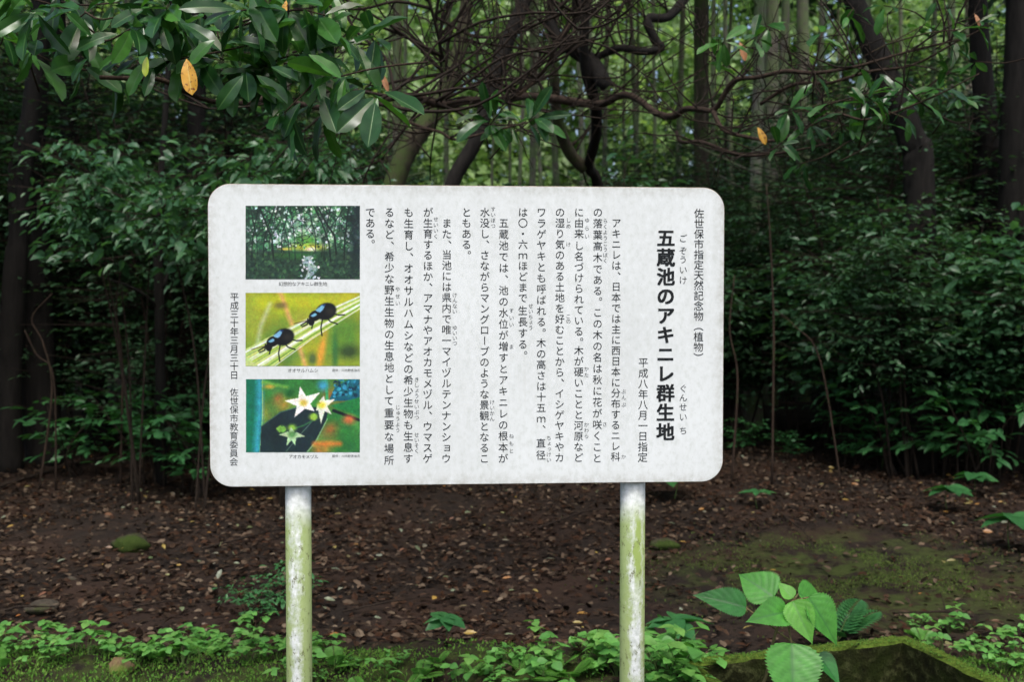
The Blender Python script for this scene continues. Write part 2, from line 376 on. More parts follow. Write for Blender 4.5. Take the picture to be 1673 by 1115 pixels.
for xs, lab, wx, heavy in ((489, 'post with pale green algae film down both sides', -0.004, 0.08), (1035.5, 'post flaking white with a dark green algae streak below the board', 0.004, 0.05)):
    Rp = 0.0302; u = sp(836.5, 800)[0]; u += (sp(xs, 800)[0] - u) * (1 + (TH + Rp) / 2.33); mb = MB()
    zt = v1 - 0.08
    tube(mb, [sl_(u, -0.12, -TH - Rp - 0.001), sl_(u, 0.6, -TH - Rp - 0.001), sl_(u, zt, -TH - Rp - 0.001)], [Rp] * 3, 32, 1)
    V = np.concatenate(mb.V); mb.V = [V - np.array(sl_(u, 0, -TH - Rp))]
    o = mb.obj('post', post_mat('algae stained post', wx, v0 - 0.045, int(xs > 900), heavy), sign, True); o.location = sl_(u, 0, -TH - Rp); o['label'] = lab

# lettering
fc = bpy.data.curves.new('glyph', 'FONT'); fo = bpy.data.objects.new('glyph', fc); C.objects.link(fo); GL = {}
def glyph(ch, off):
    if (ch, off) not in GL:
        fc.body = ch; fc.offset = off; fc.resolution_u = 4
        dg = bpy.context.evaluated_depsgraph_get(); e = fo.evaluated_get(dg); me = e.to_mesh()
        V = np.array([v.co[:] for v in me.vertices]); F = [np.array([p.vertices[:]]) for p in me.polygons]
        e.to_mesh_clear(); GL[(ch, off)] = (V, F)
    return GL[(ch, off)]
SMALL = 'ぁぃぅぇぉっゃゅょァィゥェォッャュョ'
def put_glyph(mb, ch, c, s, off, vert=True):
    """glyph with its em square centred on c (sign u, v), s metres tall"""
    if ch in ' 　': return
    if vert: ch = {'（': '︵', '）': '︶'}.get(ch, ch)
    V, F = glyph(ch, off)
    q = V[:, :2] - np.array([0.5, 0.38])
    if ch in '︵︶': q = V[:, :2] - np.array([0.5, (V[:, 1].min() + V[:, 1].max()) / 2]) + np.array([0, -0.28 if ch == '︵' else 0.28])
    if vert and ch == 'ー': q = np.stack([q[:, 1] * -1, q[:, 0]], -1) * np.array([-1, 1])
    if vert and ch in '、。': q = q + np.array([0.60, 0.56])
    if vert and ch in SMALL: q = q + np.array([0.09, 0.09])
    mb.add([sl_(c[0] + x * s, c[1] + y * s, 0.0006) for x, y in q], F)
m_ink, nt, bs = new_mat('black print'); 
nt.links.new(ramp(nt, noise(nt, 90, 3), [(0.3, (.008, .010, .012)), (0.75, (.026, .029, .031))]), bs.inputs['Base Color']); bs.inputs['Roughness'].default_value = 0.8; bs.inputs['Specular IOR Level'].default_value = 0.1
def column(mb, text, x0, x1, y0, y1, size, off):
    """vertical line of text whose first and last characters are centred at the photo pixels (x0,y0) and (x1,y1)"""
    n = len(text)
    for k, ch in enumerate(text):
        t = k / max(n - 1, 1); c = sp(x0 + (x1 - x0) * t, y0 + (y1 - y0) * t)
        put_glyph(mb, ch, c, size / 702.0 * (1 + 0.035 * (836 - x0) / 842 * 0.5), off)
mb = MB(); column(mb, '佐世保市指定天然記念物（植物）', 1142, 1141, 348.7, 584, 17.3, 0.004); mb.obj('designation_text', m_ink, sign)
mb = MB()                                                            # heavy strokes: the same glyphs overprinted with small shifts
for q, (hx, hy) in enumerate(((0, 0), (1.0, .7), (-1.0, -.7), (1.0, -.7), (-1.0, .7), (.5, .35), (-.5, -.35), (.5, -.35), (-.5, .35))):
    column(mb, '五蔵池のアキニレ群生地', 1088 + hx, 1087 + hx, 388.7 + hy, 705.9 + hy, 31.0, 0.0)
    mb.V = mb.V[:-11] + [v - np.array([0, .00004 * q, 0]) for v in mb.V[-11:]]
mb.obj('title_text', m_ink, sign)
mb = MB()
for ch, y in zip('ごぞういけ', (389.5, 409.7, 424, 441, 458)): column(mb, ch, 1116, 1116, y, y, 14.5, -0.004)
for ch, y in zip('ぐんせいち', (635, 650, 665.5, 681.6, 704)): column(mb, ch, 1116, 1116, y, y, 14.5, -0.004)
mb.obj('title_reading_text', m_ink, sign)
mb = MB(); column(mb, '平成八年八月一日指定', 1051, 1050, 592.7, 747.5, 17.3, 0.0); mb.obj('date_text', m_ink, sign)
BODY = [
 [('アキニレは、日本では主に西日本に分布するニレ科', 1007, 1005.6, 364.3, 746.8), ('の', 976.7, 976.7, 346.8, 346.8), ('落葉高木', 976.7, 976.5, 365, 421), ('である。', 976.5, 976.4, 439.6, 493), ('この木の名は秋に花が咲くこと', 976.4, 975.5, 510.7, 749),
  ('に由来', 946, 946, 346.8, 381.9), ('し名づけられている。', 946, 945.6, 401.4, 559), ('木が硬いことと河原など', 945.6, 945, 573, 748), ('の湿り気のある土地を好むことから、イシゲヤキやカ', 915, 914, 346.8, 748),
  ('ワラゲヤキとも呼ばれる。', 884.7, 884.3, 346.8, 544), ('木の高さは十五ｍ、', 884.2, 884, 560.6, 702), ('直径', 883.8, 883.7, 724.5, 744), ('は〇・六ｍほどまで', 854.4, 854.2, 346.8, 487), ('生長する。', 854.1, 854, 507.6, 581)],
 [('五蔵池では、池の水位が増すとアキニレの根本が', 823, 822, 364.4, 749.5), ('水没し、さながらマングローブのような景観となるこ', 792.2, 791.2, 346.8, 749.5), ('ともある。', 762.3, 762, 346.8, 417)],
 [('また、', 730, 730, 364.4, 400), ('当池には県内で唯一マイヅルテンナンショウ', 730, 729, 416, 749.5), ('が生育するほか、アマナやアオカモメヅル、ウマスゲ', 699.4, 698.5, 346.8, 749.5), ('も生育し、オオサルハムシなどの希少生物も生息す', 667.8, 667, 346.8, 749.5),
  ('るなど、希少な野生生物の生息地として', 636.4, 635.8, 346.8, 655), ('重要な場所', 635.8, 635.6, 675, 752.5), ('である。', 605, 604.8, 346.8, 399)]]
COLS = {}
for para in BODY:
    for t, x0, x1, y0, y1 in para:
        key = min(COLS, key=lambda q: abs(q - x0)) if COLS else None
        if key is None or abs(key - x0) > 8: key = x0; COLS[key] = MB()
        column(COLS[key], t, x0, x1, y0, y1, 16.6, 0.001)
COLS = {x: m_.obj('text_column', m_ink, sign) for x, m_ in COLS.items()}
for t, x, y0, y1 in (('らくようこうぼく', 989, 361, 426), ('ゆらい', 959, 360, 386), ('しめ', 928.7, 360, 369.5), ('け', 928.5, 399.4, 399.4), ('この', 928.5, 517, 525), ('せいちょう', 867, 500, 535.5),
    ('かた', 958, 603, 613), ('かわら', 958, 694, 712.8), ('さ', 988, 693.6, 693.6), ('ぶん', 1019, 640, 650), ('ぷ', 1019, 661.6, 661.6), ('か', 1018.6, 746.8, 746.8), ('ちょっけい', 896.7, 716, 752), ('すいぼつ', 805.6, 341.7, 369),
    ('けいかん', 804, 657.6, 684.5), ('すいい', 835.6, 507.8, 530.5), ('ま', 835.6, 566.8, 566.8), ('ねもと', 835.5, 713, 737), ('せいいく', 712, 358, 386), ('けんない', 743, 482.4, 508.8), ('ゆいいつ', 743, 535.6, 561),
    ('やせい', 649.8, 472.7, 495.4), ('じゅうよう', 649.8, 665.9, 703), ('きしょうせいぶつ', 680.8, 620.5, 682.4), ('せいそく', 680.8, 711, 737)):
    mb = MB(); column(mb, t, x, x, y0, y1, 8.6, -0.006); mb.obj('reading_aid', m_ink, COLS[min(COLS, key=lambda q: abs(q - (x - 13)))])
mb = MB(); column(mb, '平成三十年三月三十日', 383, 382.6, 485, 613, 14.2, 0.0); mb.obj('issue_date_text', m_ink, sign); mb = MB(); column(mb, '佐世保市教育委員会', 382.6, 382, 641, 755, 14.2, -0.004); mb.obj('issuer_text', m_ink, sign)

# printed pictures: small rasters painted here and stored as colours of a fine flat grid (they are flat prints on the board)
class Print:
    def __init__(s, w, h, base): s.w, s.h = w, h; s.I = np.ones((h, w, 3)) * np.array(base, float); s.y, s.x = np.mgrid[0:h, 0:w].astype(float); s.y = s.y / h; s.x = s.x / w
    def lay(s, a, c): a = np.clip(a, 0, 1)[..., None]; s.I = s.I * (1 - a) + np.array(c, float) * a
    def blob(s, cx, cy, rx, ry, c, rot=0, soft=0.6, k=1.0):
        X = (s.x - cx) * 1.55; Y = s.y - cy; ca, sa = math.cos(R(rot)), math.sin(R(rot)); q = np.hypot((X * ca + Y * sa) / (rx * 1.55), (-X * sa + Y * ca) / ry)
        s.lay(np.clip((1 + soft - q) / (2 * soft), 0, 1) ** 1.5 * k, c)
    def line(s, pts, wd, c, k=1.0, soft=0.006):
        d = np.full((s.h, s.w), 9.0)
        for (x0, y0), (x1, y1) in zip(pts, pts[1:]):
            ax, ay, bx, by = x0 * 1.55, y0, x1 * 1.55, y1; vx, vy = bx - ax, by - ay
            t = np.clip(((s.x * 1.55 - ax) * vx + (s.y - ay) * vy) / (vx * vx + vy * vy + 1e-9), 0, 1); d = np.minimum(d, np.hypot(s.x * 1.55 - ax - t * vx, s.y - ay - t * vy))
        s.lay((wd / 2 + soft - d) / (2 * soft) * k, c)
    def poly(s, pts, c, k=1.0):
        ins = np.zeros((s.h, s.w), bool); n = len(pts)
        for q in range(n):
            (x0, y0), (x1, y1) = pts[q], pts[(q + 1) % n]
            if y0 != y1: ins ^= ((y0 > s.y) != (y1 > s.y)) & (s.x < (x1 - x0) * (s.y - y0) / (y1 - y0) + x0)
        a = ins.astype(float); a = (a + np.roll(a, 1, 0) + np.roll(a, -1, 0) + np.roll(a, 1, 1) + np.roll(a, -1, 1)) / 5
        s.lay(a * k, c)
    def specks(s, n, x0, x1, y0, y1, r, cols, g):
        for _ in range(n):
            s.blob(g.uniform(x0, x1), g.uniform(y0, y1), g.uniform(.4, 1) * r, g.uniform(.4, 1) * r * 1.4, cols[g.integers(len(cols))], g.uniform(0, 180), 0.2, g.uniform(.6, 1))
def grain(p, g, amp):
    for n, k in ((9, .5), (22, .7), (48, .9), (110, 1.0)):
        q = g.normal(0, 1, (n, int(n * 1.55), 3)) * [.6, .6, .6] + g.normal(0, 1, (n, int(n * 1.55), 1)); yi = (p.y * (n - 1.001)); xi = (p.x * (q.shape[1] - 1.001)); y0, x0 = yi.astype(int), xi.astype(int); fy, fx = (yi - y0)[..., None], (xi - x0)[..., None]
        v = q[y0, x0] * (1 - fy) * (1 - fx) + q[y0, x0 + 1] * (1 - fy) * fx + q[y0 + 1, x0] * fy * (1 - fx) + q[y0 + 1, x0 + 1] * fy * fx
        p.I = np.clip(p.I * (1 + amp * k * v), 4, 250)
m_print, nt, bs = new_mat('printed picture'); ca = N(nt, 'ShaderNodeVertexColor', layer_name='print'); nt.links.new(ca.outputs[0], bs.inputs['Base Color'])
bs.inputs['Roughness'].default_value = 0.45; bs.inputs['Specular IOR Level'].default_value = 0.3
def picture(pr, box, label, lines):
    x0, y0, x1, y1 = box; A, B, D, E_ = sp(x0, y0), sp(x1, y0), sp(x0, y1), sp(x1, y1); h, w_ = pr.h, pr.w
    ty, tx = np.mgrid[0:h + 1, 0:w_ + 1].astype(float); ty /= h; tx /= w_
    Q = A * ((1 - tx) * (1 - ty))[..., None] + B * (tx * (1 - ty))[..., None] + D * ((1 - tx) * ty)[..., None] + E_ * (tx * ty)[..., None]
    V = np.stack([Q[..., 0] - UC, np.full(Q.shape[:2], -0.0005), Q[..., 1]], -1).reshape(-1, 3)
    i, j = np.meshgrid(np.arange(h), np.arange(w_), indexing='ij'); k = i * (w_ + 1) + j
    mb = MB(); mb.add(V, np.stack([k, k + w_ + 1, k + w_ + 2, k + 1], -1).reshape(-1, 4))
    o = mb.obj('printed_picture', m_print, sign); o['label'] = label
    at_ = o.data.color_attributes.new('print', 'FLOAT_COLOR', 'CORNER')
    col = np.concatenate([0.9 * lin(pr.I.reshape(-1, 3)), np.ones((h * w_, 1))], 1); at_.data.foreach_set('color', np.repeat(col, 4, 0).astype(np.float32).ravel())
    mb = MB()
    for t, xa, xb, y, s_ in lines:
        for q, ch in enumerate(t): put_glyph(mb, ch, sp(xa + (xb - xa) * q / (len(t) - 1), y), s_ / 702, -0.004, False)
    mb.obj('caption', m_ink, o)
g = np.random.default_rng(5)
p = Print(220, 142, (46, 74, 58))                                   # grove flooded with pond water
p.specks(420, 0, 1, -.05, .6, .03, [(30, 62, 44), (60, 120, 80), (84, 150, 104), (205, 226, 226), (40, 90, 60), (24, 48, 40), (120, 180, 130)], g)
p.blob(.55, .36, .22, .2, (190, 212, 205), k=.5); p.specks(160, .2, .9, .0, .5, .02, [(225, 236, 236), (200, 222, 214), (50, 110, 70), (36, 80, 54)], g)
p.blob(.53, .47, .10, .1, (92, 168, 60), k=.8); p.blob(.55, .56, .15, .05, (210, 214, 70), k=.9); p.blob(.57, .585, .05, .03, (240, 232, 214), k=.95); p.blob(.35, .585, .06, .02, (214, 208, 90), k=.8)
p.poly([(0, .63), (1, .62), (1, 1), (0, 1)], (38, 62, 48), .92)
p.specks(420, 0, 1, .64, 1, .02, [(30, 52, 42), (50, 84, 60), (44, 70, 56), (26, 44, 38), (64, 100, 66)], g)
p.blob(.47, .68, .2, .05, (52, 120, 52), k=.6); p.poly([(.50, .70), (.60, .66), (.58, .76), (.63, .86), (.56, .99), (.52, .97), (.55, .84), (.49, .78)], (190, 214, 222), .7)
p.specks(450, 0, 1, -.02, .58, .013, [(20, 44, 34), (70, 140, 90), (30, 70, 46), (100, 170, 120), (215, 232, 232), (26, 50, 40)], g)
p.specks(45, .47, .64, .68, .99, .016, [(236, 242, 246), (40, 90, 60), (28, 60, 46), (210, 226, 232)], g)
for x, l, wd in ((.05, .03, .016), (.10, -.03, .012), (.15, .05, .014), (.2, .04, .01), (.24, -.06, .022), (.31, .03, .012), (.38, -.05, .011), (.43, -.02, .01), (.49, .0, .006), (.61, -.03, .012), (.68, .03, .011), (.74, -.07, .02), (.79, -.08, .026), (.86, .02, .02), (.66, .1, .01)):
    y1 = g.uniform(.62, .76); p.line([(x, y1), (x + l * .2, y1 - .25), (x + l, .25), (x + l * 2.2, -.02)], wd, (22, 34, 32), .92)
    p.line([(x + l * .4, .42), (x + g.uniform(-.12, .12), .2), (x + g.uniform(-.2, .2), .0)], wd * .5, (26, 40, 36), .85)
for _ in range(70):
    x = g.uniform(0, 1); y = g.uniform(.0, .6); a = g.uniform(0, 6.28); l = g.uniform(.08, .25); p.line([(x, y), (x + l * .5 * math.cos(a), y + l * .5 * math.sin(a)), (x + l * math.cos(a + .5) * .8, y + l * math.sin(a + .5))], .006, (20, 32, 30), .8)
p.blob(.97, .35, .08, .7, (24, 38, 44), k=.8); p.blob(.0, .6, .05, .6, (30, 44, 46), k=.6); p.blob(.9, .48, .008, .008, (240, 240, 240))
grain(p, g, .06); picture(p, (401.3, 336.3, 588, 456.5), 'picture of a dark grove with bright water in its middle', [('幻想的なアキニレ群生地', 459, 531, 464, 7.4)])
p = Print(220, 142, (140, 152, 46))                                 # two beetles on a reed blade
for _ in range(70):
    p.blob(g.uniform(0, 1), g.uniform(0, 1), g.uniform(.04, .16), g.uniform(.06, .2), [(196, 196, 40), (166, 176, 40), (110, 138, 52), (70, 120, 58), (206, 186, 44), (150, 160, 60)][g.integers(6)], g.uniform(0, 180), .8, .6)
p.blob(.85, .62, .2, .4, (62, 122, 54), k=.7); p.blob(.78, .8, .03, .3, (52, 110, 60), k=.8); p.blob(.66, .8, .035, .3, (222, 160, 60), 10, k=.9); p.blob(.45, .12, .6, .12, (206, 204, 36), k=.6); p.blob(.06, .4, .06, .5, (150, 168, 60), k=.6)
p.line([(.30, 0), (.42, .5), (.47, .75), (.52, 1)], .05, (226, 164, 110), .85, .03); p.line([(.21, .15), (.13, .45), (.09, .8)], .05, (196, 206, 170), .7, .03); p.blob(.3, .17, .06, .05, (90, 80, 60), k=.7); p.blob(.9, .8, .1, .1, (40, 60, 40), k=.8); p.blob(.58, .9, .04, .1, (60, 90, 60), k=.8)
p.poly([(-.02, .78), (.2, .6), (.56, .32), (1.02, .02), (1.02, .18), (.72, .46), (.4, .8), (.22, 1.02), (-.02, 1.02)], (190, 206, 130))
for q in range(15):
    t = q / 14; p.line([(-.02 + .22 * t * .9, .82 + .26 * t), (.55 + .03 * t, .36 + .26 * t), (1.0, .05 + .16 * t)], .012 if q % 3 else .026, [(226, 234, 220), (160, 190, 70), (120, 160, 60), (206, 216, 120), (235, 240, 232)][q % 5], .85)
for ox, oy in ((.0, .0), (.37, -.35)):
    K = (14, 18, 22); q = lambda *P: [(a + ox, b + oy) for a, b in P]
    for L_ in (((.3, .70), (.285, .82), (.295, .93)), ((.33, .68), (.37, .74), (.43, .77)), ((.39, .63), (.44, .65), (.49, .645)), ((.2, .70), (.16, .74), (.11, .79)), ((.17, .70), (.165, .78), (.12, .81)), ((.215, .75), (.21, .8), (.205, .83))): p.line(q(*L_), .016, K)
    p.line(q((.19, .72), (.12, .74), (.05, .77)), .008, (60, 30, 26))
    p.blob(.33 + ox, .60 + oy, .095, .115, K, -22, .12); p.blob(.235 + ox, .66 + oy, .06, .07, K, -30, .12); p.blob(.2 + ox, .74 + oy, .03, .055, K, 0, .15)
    p.blob(.365 + ox, .60 + oy, .045, .06, (42, 40, 36), 0, .6, .8)
    p.poly(q((.235, .585), (.30, .505), (.318, .53), (.30, .585), (.28, .615), (.255, .605)), (120, 176, 206)); p.poly(q((.192, .66), (.232, .618), (.25, .635), (.247, .655), (.215, .678)), (112, 170, 206)); p.poly(q((.29, .51), (.325, .50), (.33, .515), (.31, .53)), (30, 60, 110))
grain(p, g, .03); picture(p, (401.3, 478.7, 588, 598.5), 'picture of two shiny blue black beetles on a reed blade', [('オオサルハムシ', 473.6, 516.5, 605.6, 7.2), ('提供：川内野善治氏', 545, 586, 605.4, 4.9)])
p = Print(220, 142, (52, 120, 56))                                  # star shaped white flowers
for _ in range(50):
    p.blob(g.uniform(0, 1), g.uniform(0, 1), g.uniform(.04, .12), g.uniform(.05, .15), [(60, 140, 60), (36, 104, 56), (84, 150, 70), (200, 90, 50), (222, 150, 60), (40, 90, 50), (120, 150, 70)][g.integers(7)], g.uniform(0, 180), .8, .6)
p.poly([(0, 0), (.14, 0), (.145, .5), (.12, 1), (0, 1)], (20, 110, 84)); p.line([(.12, 0), (.115, .5), (.09, 1)], .09, (60, 160, 190), .8, .04); p.line([(.142, 0), (.142, .5), (.12, 1)], .012, (150, 190, 120))
p.poly([(.12, 1), (.13, .64), (.3, .44), (.5, .36), (.72, .40), (.70, .56), (.6, .85), (.52, 1)], (30, 48, 54)); p.line([(.13, .64), (.3, .45), (.46, .37)], .012, (70, 110, 90)); p.line([(.34, 1), (.48, .74), (.62, .5)], .008, (90, 120, 110)); p.line([(.71, .54), (.61, .85), (.53, 1)], .014, (120, 160, 120)); p.line([(.42, .67), (.5, .63), (.6, .55)], .02, (50, 100, 70))
p.blob(.27, .75, .1, .25, (24, 36, 40), k=.6); p.poly([(.72, .30), (.78, .1), (.9, 0), (1, 0), (1, .28)], (24, 92, 110)); p.specks(60, .76, 1, 0, .24, .02, [(60, 150, 190), (18, 50, 70), (40, 120, 130)], g); p.poly([(.74, .36), (1, .24), (1, .5), (.8, .40)], (36, 120, 62)); p.poly([(.76, .40), (1, .54), (1, .58), (.75, .44)], (20, 34, 36))
p.blob(.9, .55, .06, .07, (226, 110, 70), k=.8); p.line([(.6, .88), (.82, .88)], .06, (224, 120, 56), .8, .03); p.line([(.7, .0), (.71, .3)], .04, (60, 150, 90)); p.line([(.15, .04), (.36, .11)], .05, (110, 170, 70), .8, .02); p.line([(.15, .13), (.34, .16)], .04, (70, 130, 60), .8, .02); p.blob(.38, .19, .05, .07, (30, 90, 46), k=.9); p.blob(.2, .1, .05, .03, (226, 160, 60), k=.7); p.blob(.67, .08, .05, .08, (60, 150, 200), k=.8)
def flower(cx, cy, tips, wd, c, cc):
    for tx, ty in tips:
        dx_, dy_ = tx - cx, ty - cy; L_ = math.hypot(dx_ * 1.55, dy_); nx_, ny_ = -dy_ / L_ / 1.55 * wd, dx_ * 1.55 / L_ * wd
        p.poly([(cx, cy), (cx + dx_ * .3 + nx_, cy + dy_ * .3 + ny_), (tx, ty), (cx + dx_ * .3 - nx_, cy + dy_ * .3 - ny_)], c)
    p.blob(cx, cy, .04, .05, cc, 0, .5)
flower(.40, .66, [(.39, .65)], .03, (140, 190, 80), (130, 180, 70)); flower(.40, .75, [(.28, .755), (.39, .65), (.52, .78), (.35, .91), (.43, .91)], .04, (176, 206, 160), (90, 140, 80))
flower(.31, .68, [(.26, .67), (.35, .69)], .05, (130, 184, 80), (110, 170, 70)); flower(.66, .35, [(.68, .22), (.78, .27), (.75, .48), (.655, .61), (.61, .43)], .045, (232, 232, 214), (210, 200, 70)); flower(.59, .51, [(.59, .46), (.6, .56)], .05, (130, 180, 60), (150, 190, 70))
flower(.50, .32, [(.47, .09), (.65, .175), (.60, .435), (.42, .52), (.335, .29)], .058, (246, 244, 240), (214, 196, 84))
grain(p, g, .045); picture(p, (402, 620, 588, 739.5), 'picture of star shaped white flowers', [('アオカモメヅル', 475, 517, 746.7, 7.2), ('提供：川内野善治氏', 545, 586, 745.7, 4.9)])
bpy.data.objects.remove(fo)

# ---------------------------------------------------------------- foliage generators
def sprays(mb, g, P, D, L, k, size, tmpl=SIMPLE, droop=0.2, flat=0.35):
    P = np.asarray(P, float); D = nrm(D); n = len(P); L = np.broadcast_to(L, (n,))
    t = np.linspace(0.2, 1.0, k)[None, :] * np.ones((n, 1)); pos = P[:, None] + D[:, None] * (L[:, None] * t)[..., None]
    pos[..., 2] -= (droop * 0.4 * L[:, None] * t ** 2)
    S = nrm(np.cross(D, [0, 0, 1.0])); sgn = np.where(np.arange(k) % 2, 1, -1)[None, :, None]
    ang = g.uniform(.5, 1.1, (n, k))[..., None]; ang[:, -1] = 0.1
    d = D[:, None] * np.cos(ang) + sgn * S[:, None] * np.sin(ang) + np.array([0, 0, -1]) * droop + g.normal(0, .18, (n, k, 3))
    nn = np.array([0, 0, 1.0]) + g.normal(0, flat, (n, k, 3))
    leaf_batch(mb, tmpl, pos.reshape(-1, 3), d.reshape(-1, 3), nn.reshape(-1, 3), (size * g.uniform(.45, 1.25, (n, k))).ravel(), g.uniform(.8, 1.25, n * k))
def shrub_meshes(name, g, h, spread, stems, twigs, k, leaf, mat, low=0.25):
    sm, lm = MB(), MB(); P = []; D = []; L = []
    for s in range(stems):
        a = g.uniform(0, 2 * np.pi); r = spread * g.uniform(.35, 1) * .6; hh = h * g.uniform(.65, 1.0)
        b0 = np.array([g.normal(0, .06), g.normal(0, .06), -.05]); q1 = b0 + [r * .3 * math.cos(a), r * .3 * math.sin(a), hh * .5]; q2 = b0 + [r * math.cos(a), r * math.sin(a), hh]
        rd = 0.004 + 0.004 * h
        tube(sm, [b0, q1 + g.normal(0, .05, 3), q2], [rd, rd * .7, rd * .25], 6, 5)
        for _ in range(twigs):
            t = g.uniform(low, 1) ** .8; c = (b0 * (1 - t) + q1 * t) if t < .5 else None
            u = t; c = b0 * (1 - u) ** 2 + 2 * q1 * u * (1 - u) + q2 * u * u
            aa = g.uniform(0, 2 * np.pi); P.append(c); D.append((math.cos(aa), math.sin(aa), g.uniform(-.15, .35))); L.append(spread * g.uniform(.25, .6))
            if g.random() < .5: tube(sm, [c, c + np.array(D[-1]) * L[-1]], [rd * .3, rd * .12], 4, 1)
    sprays(lm, g, np.array(P), np.array(D), np.array(L), k, leaf)
    a, b = sm.mesh('stems', True), lm.mesh('foliage'); a.materials.append(B_TWIG); b.materials.append(mat)
    return a, b
def make_shrub(kind, name, loc, s, rz, label, cat='shrub', group=None):
    o = empty(name, loc, rz, label, cat, group); o.scale = (s, s, s) if isinstance(s, (int, float)) else s
    put('stems', kind[0], o); put('foliage', kind[1], o)
    return o
g = np.random.default_rng(21)
BROAD = [shrub_meshes('b', g, 2.2, 1.3, 4, 66, 7, 0.145, G_SHRUB, 0.42) for _ in range(3)]
AIRY = [shrub_meshes('a', g, 2.2, 1.3, 4, 52, 7, 0.13, G_SHRUB, 0.74) for _ in range(2)]
SMALLL = [shrub_meshes('s', g, 2.2, 1.2, 4, 110, 8, 0.080, G_DARK, 0.38) for _ in range(2)]
UNDER = [shrub_meshes('u', g, 5.0, 2.2, 7, 120, 9, 0.10, G_DARK, 0.12) for _ in range(2)]
LOWB = [shrub_meshes('l', g, 0.55, 0.5, 6, 7, 6, 0.085, G_SEED, 0.3) for _ in range(2)]

# ---------------------------------------------------------------- tall trees of the wood
def crown_mesh(g, n, z0, z1, rad, size, mat, tmpl=CARD, clumps=60, pw=.7):
    mb = MB(); zc = g.uniform(z0, z1, clumps); rc = rad * (1 - .55 * (zc - z0) / (z1 - z0)) * np.sqrt(g.random(clumps)); a = g.uniform(0, 2 * np.pi, clumps)
    cc = np.stack([rc * np.cos(a), rc * np.sin(a), zc], -1); idx = g.integers(clumps, size=n)
    pos = cc[idx] + g.normal(0, 1, (n, 3)) * [rad * .2, rad * .2, rad * .13]
    leaf_batch(mb, tmpl, pos, g.normal(0, 1, (n, 3)) + [0, 0, -.5], np.array([0, 0, 1]) + g.normal(0, .6, (n, 3)), size * g.uniform(.6, 1.2, n), 1.1)
    me = mb.mesh('crown'); me.materials.append(mat); return me
g = np.random.default_rng(31)
CROWN_C = [crown_mesh(g, 900, 12.5, 18.5, 2.2, 0.42, G_CEDAR) for _ in range(2)]
CROWN_B = [crown_mesh(g, 1700, 5.8, 10.5, 3.1, 0.40, G_DARK) for _ in range(2)]
def trunk_mesh(g, h, r, mat, lean=0.0, sides=12, stubs=0):
    mb = MB(); n = 9; pts = []; rad = []
    for k in range(n):
        t = k / (n - 1); pts.append((lean * t * h + g.normal(0, .02), g.normal(0, .02), -.15 + t * h)); rad.append(r * (1.5 if k == 0 else 1) * (1 - .55 * t))
    tube(mb, pts, rad, sides, 4, 0.03, g)
    for _ in range(stubs):
        z = g.uniform(2, h * .6); a = g.uniform(0, 6.28); L = g.uniform(.15, .8)
        tube(mb, [(lean * z, 0, z), (lean * z + L * math.cos(a), L * math.sin(a), z + g.uniform(-.05, .3))], [.016, .006], 5, 1)
    me = mb.mesh('trunk', True); me.materials.append(mat); return me
CED_T = [trunk_mesh(g, 17, rr_, mt, 0, 12, 14) for rr_, mt in ((.08, B_CEDAR), (.11, B_CEDAR), (.055, B_CEDAR))]

# named near trunks: base pixel, upper pixel, distance, base and top widths in photo pixels
def near_tree(pts_px, d, widths, mat, label, crown, cat='tree', extra=None, seed=0):
    g = np.random.default_rng(seed + 77)
    P = [at(x, y, d) for x, y in pts_px]; base = Vector((P[0].x, P[0].y, float(gz(P[0].x, P[0].y))))
    o = empty('tree', base, 0, label, cat); mb = MB()
    Q = [Vector((P[0].x, P[0].y, base.z - .1))] + P[1:] if abs(P[0].z - base.z) < .5 else [Vector((P[0].x, P[0].y, base.z - .1))] + P
    wd = [x / FPX * d / 2 for x in widths]; wd = wd if len(wd) == len(Q) else [wd[0] * 1.25] + wd
    top = Q[-1] + (Q[-1] - Q[-2]).normalized() * 3.0; top2 = top + Vector((g.normal(0, .3), g.normal(0, .3), 3.0)); Q += [top, top2]; wd += [wd[-1] * .8, wd[-1] * .35]
    tube(mb, [q - base for q in Q], wd, 16, 6, 0.025, g)
    for br in extra or ():
        tube(mb, [at(x, y, d + dd) - base for x, y, dd in br[0]], [x / FPX * d / 2 for x in br[1]], 7, 5, .03, g)
    mb.obj('trunk', mat, o, True)
    if crown is not None:
        c = put('crown', crown, o); c.location = (top.x - base.x, top.y - base.y, top.z - base.z - 6.2)
    return o
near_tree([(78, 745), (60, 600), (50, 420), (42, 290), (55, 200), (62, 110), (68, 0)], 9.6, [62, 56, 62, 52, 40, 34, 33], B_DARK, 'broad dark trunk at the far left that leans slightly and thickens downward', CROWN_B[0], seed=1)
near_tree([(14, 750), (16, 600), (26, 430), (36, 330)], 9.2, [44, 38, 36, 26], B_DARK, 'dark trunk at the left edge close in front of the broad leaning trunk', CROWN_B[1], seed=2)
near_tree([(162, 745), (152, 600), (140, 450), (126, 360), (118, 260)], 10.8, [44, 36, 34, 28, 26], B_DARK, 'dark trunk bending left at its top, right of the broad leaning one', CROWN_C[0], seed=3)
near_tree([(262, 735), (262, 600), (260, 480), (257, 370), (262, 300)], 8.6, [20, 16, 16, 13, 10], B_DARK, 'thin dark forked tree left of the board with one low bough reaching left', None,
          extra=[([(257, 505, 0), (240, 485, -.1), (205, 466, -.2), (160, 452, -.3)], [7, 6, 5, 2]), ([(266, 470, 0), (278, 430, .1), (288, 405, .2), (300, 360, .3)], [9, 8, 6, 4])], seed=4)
near_tree([(290, 740), (296, 600), (304, 480), (314, 380), (318, 300)], 10.2, [52, 46, 40, 34, 30], B_DARK, 'stout dark trunk close beside the left edge of the board', CROWN_C[1], seed=5)
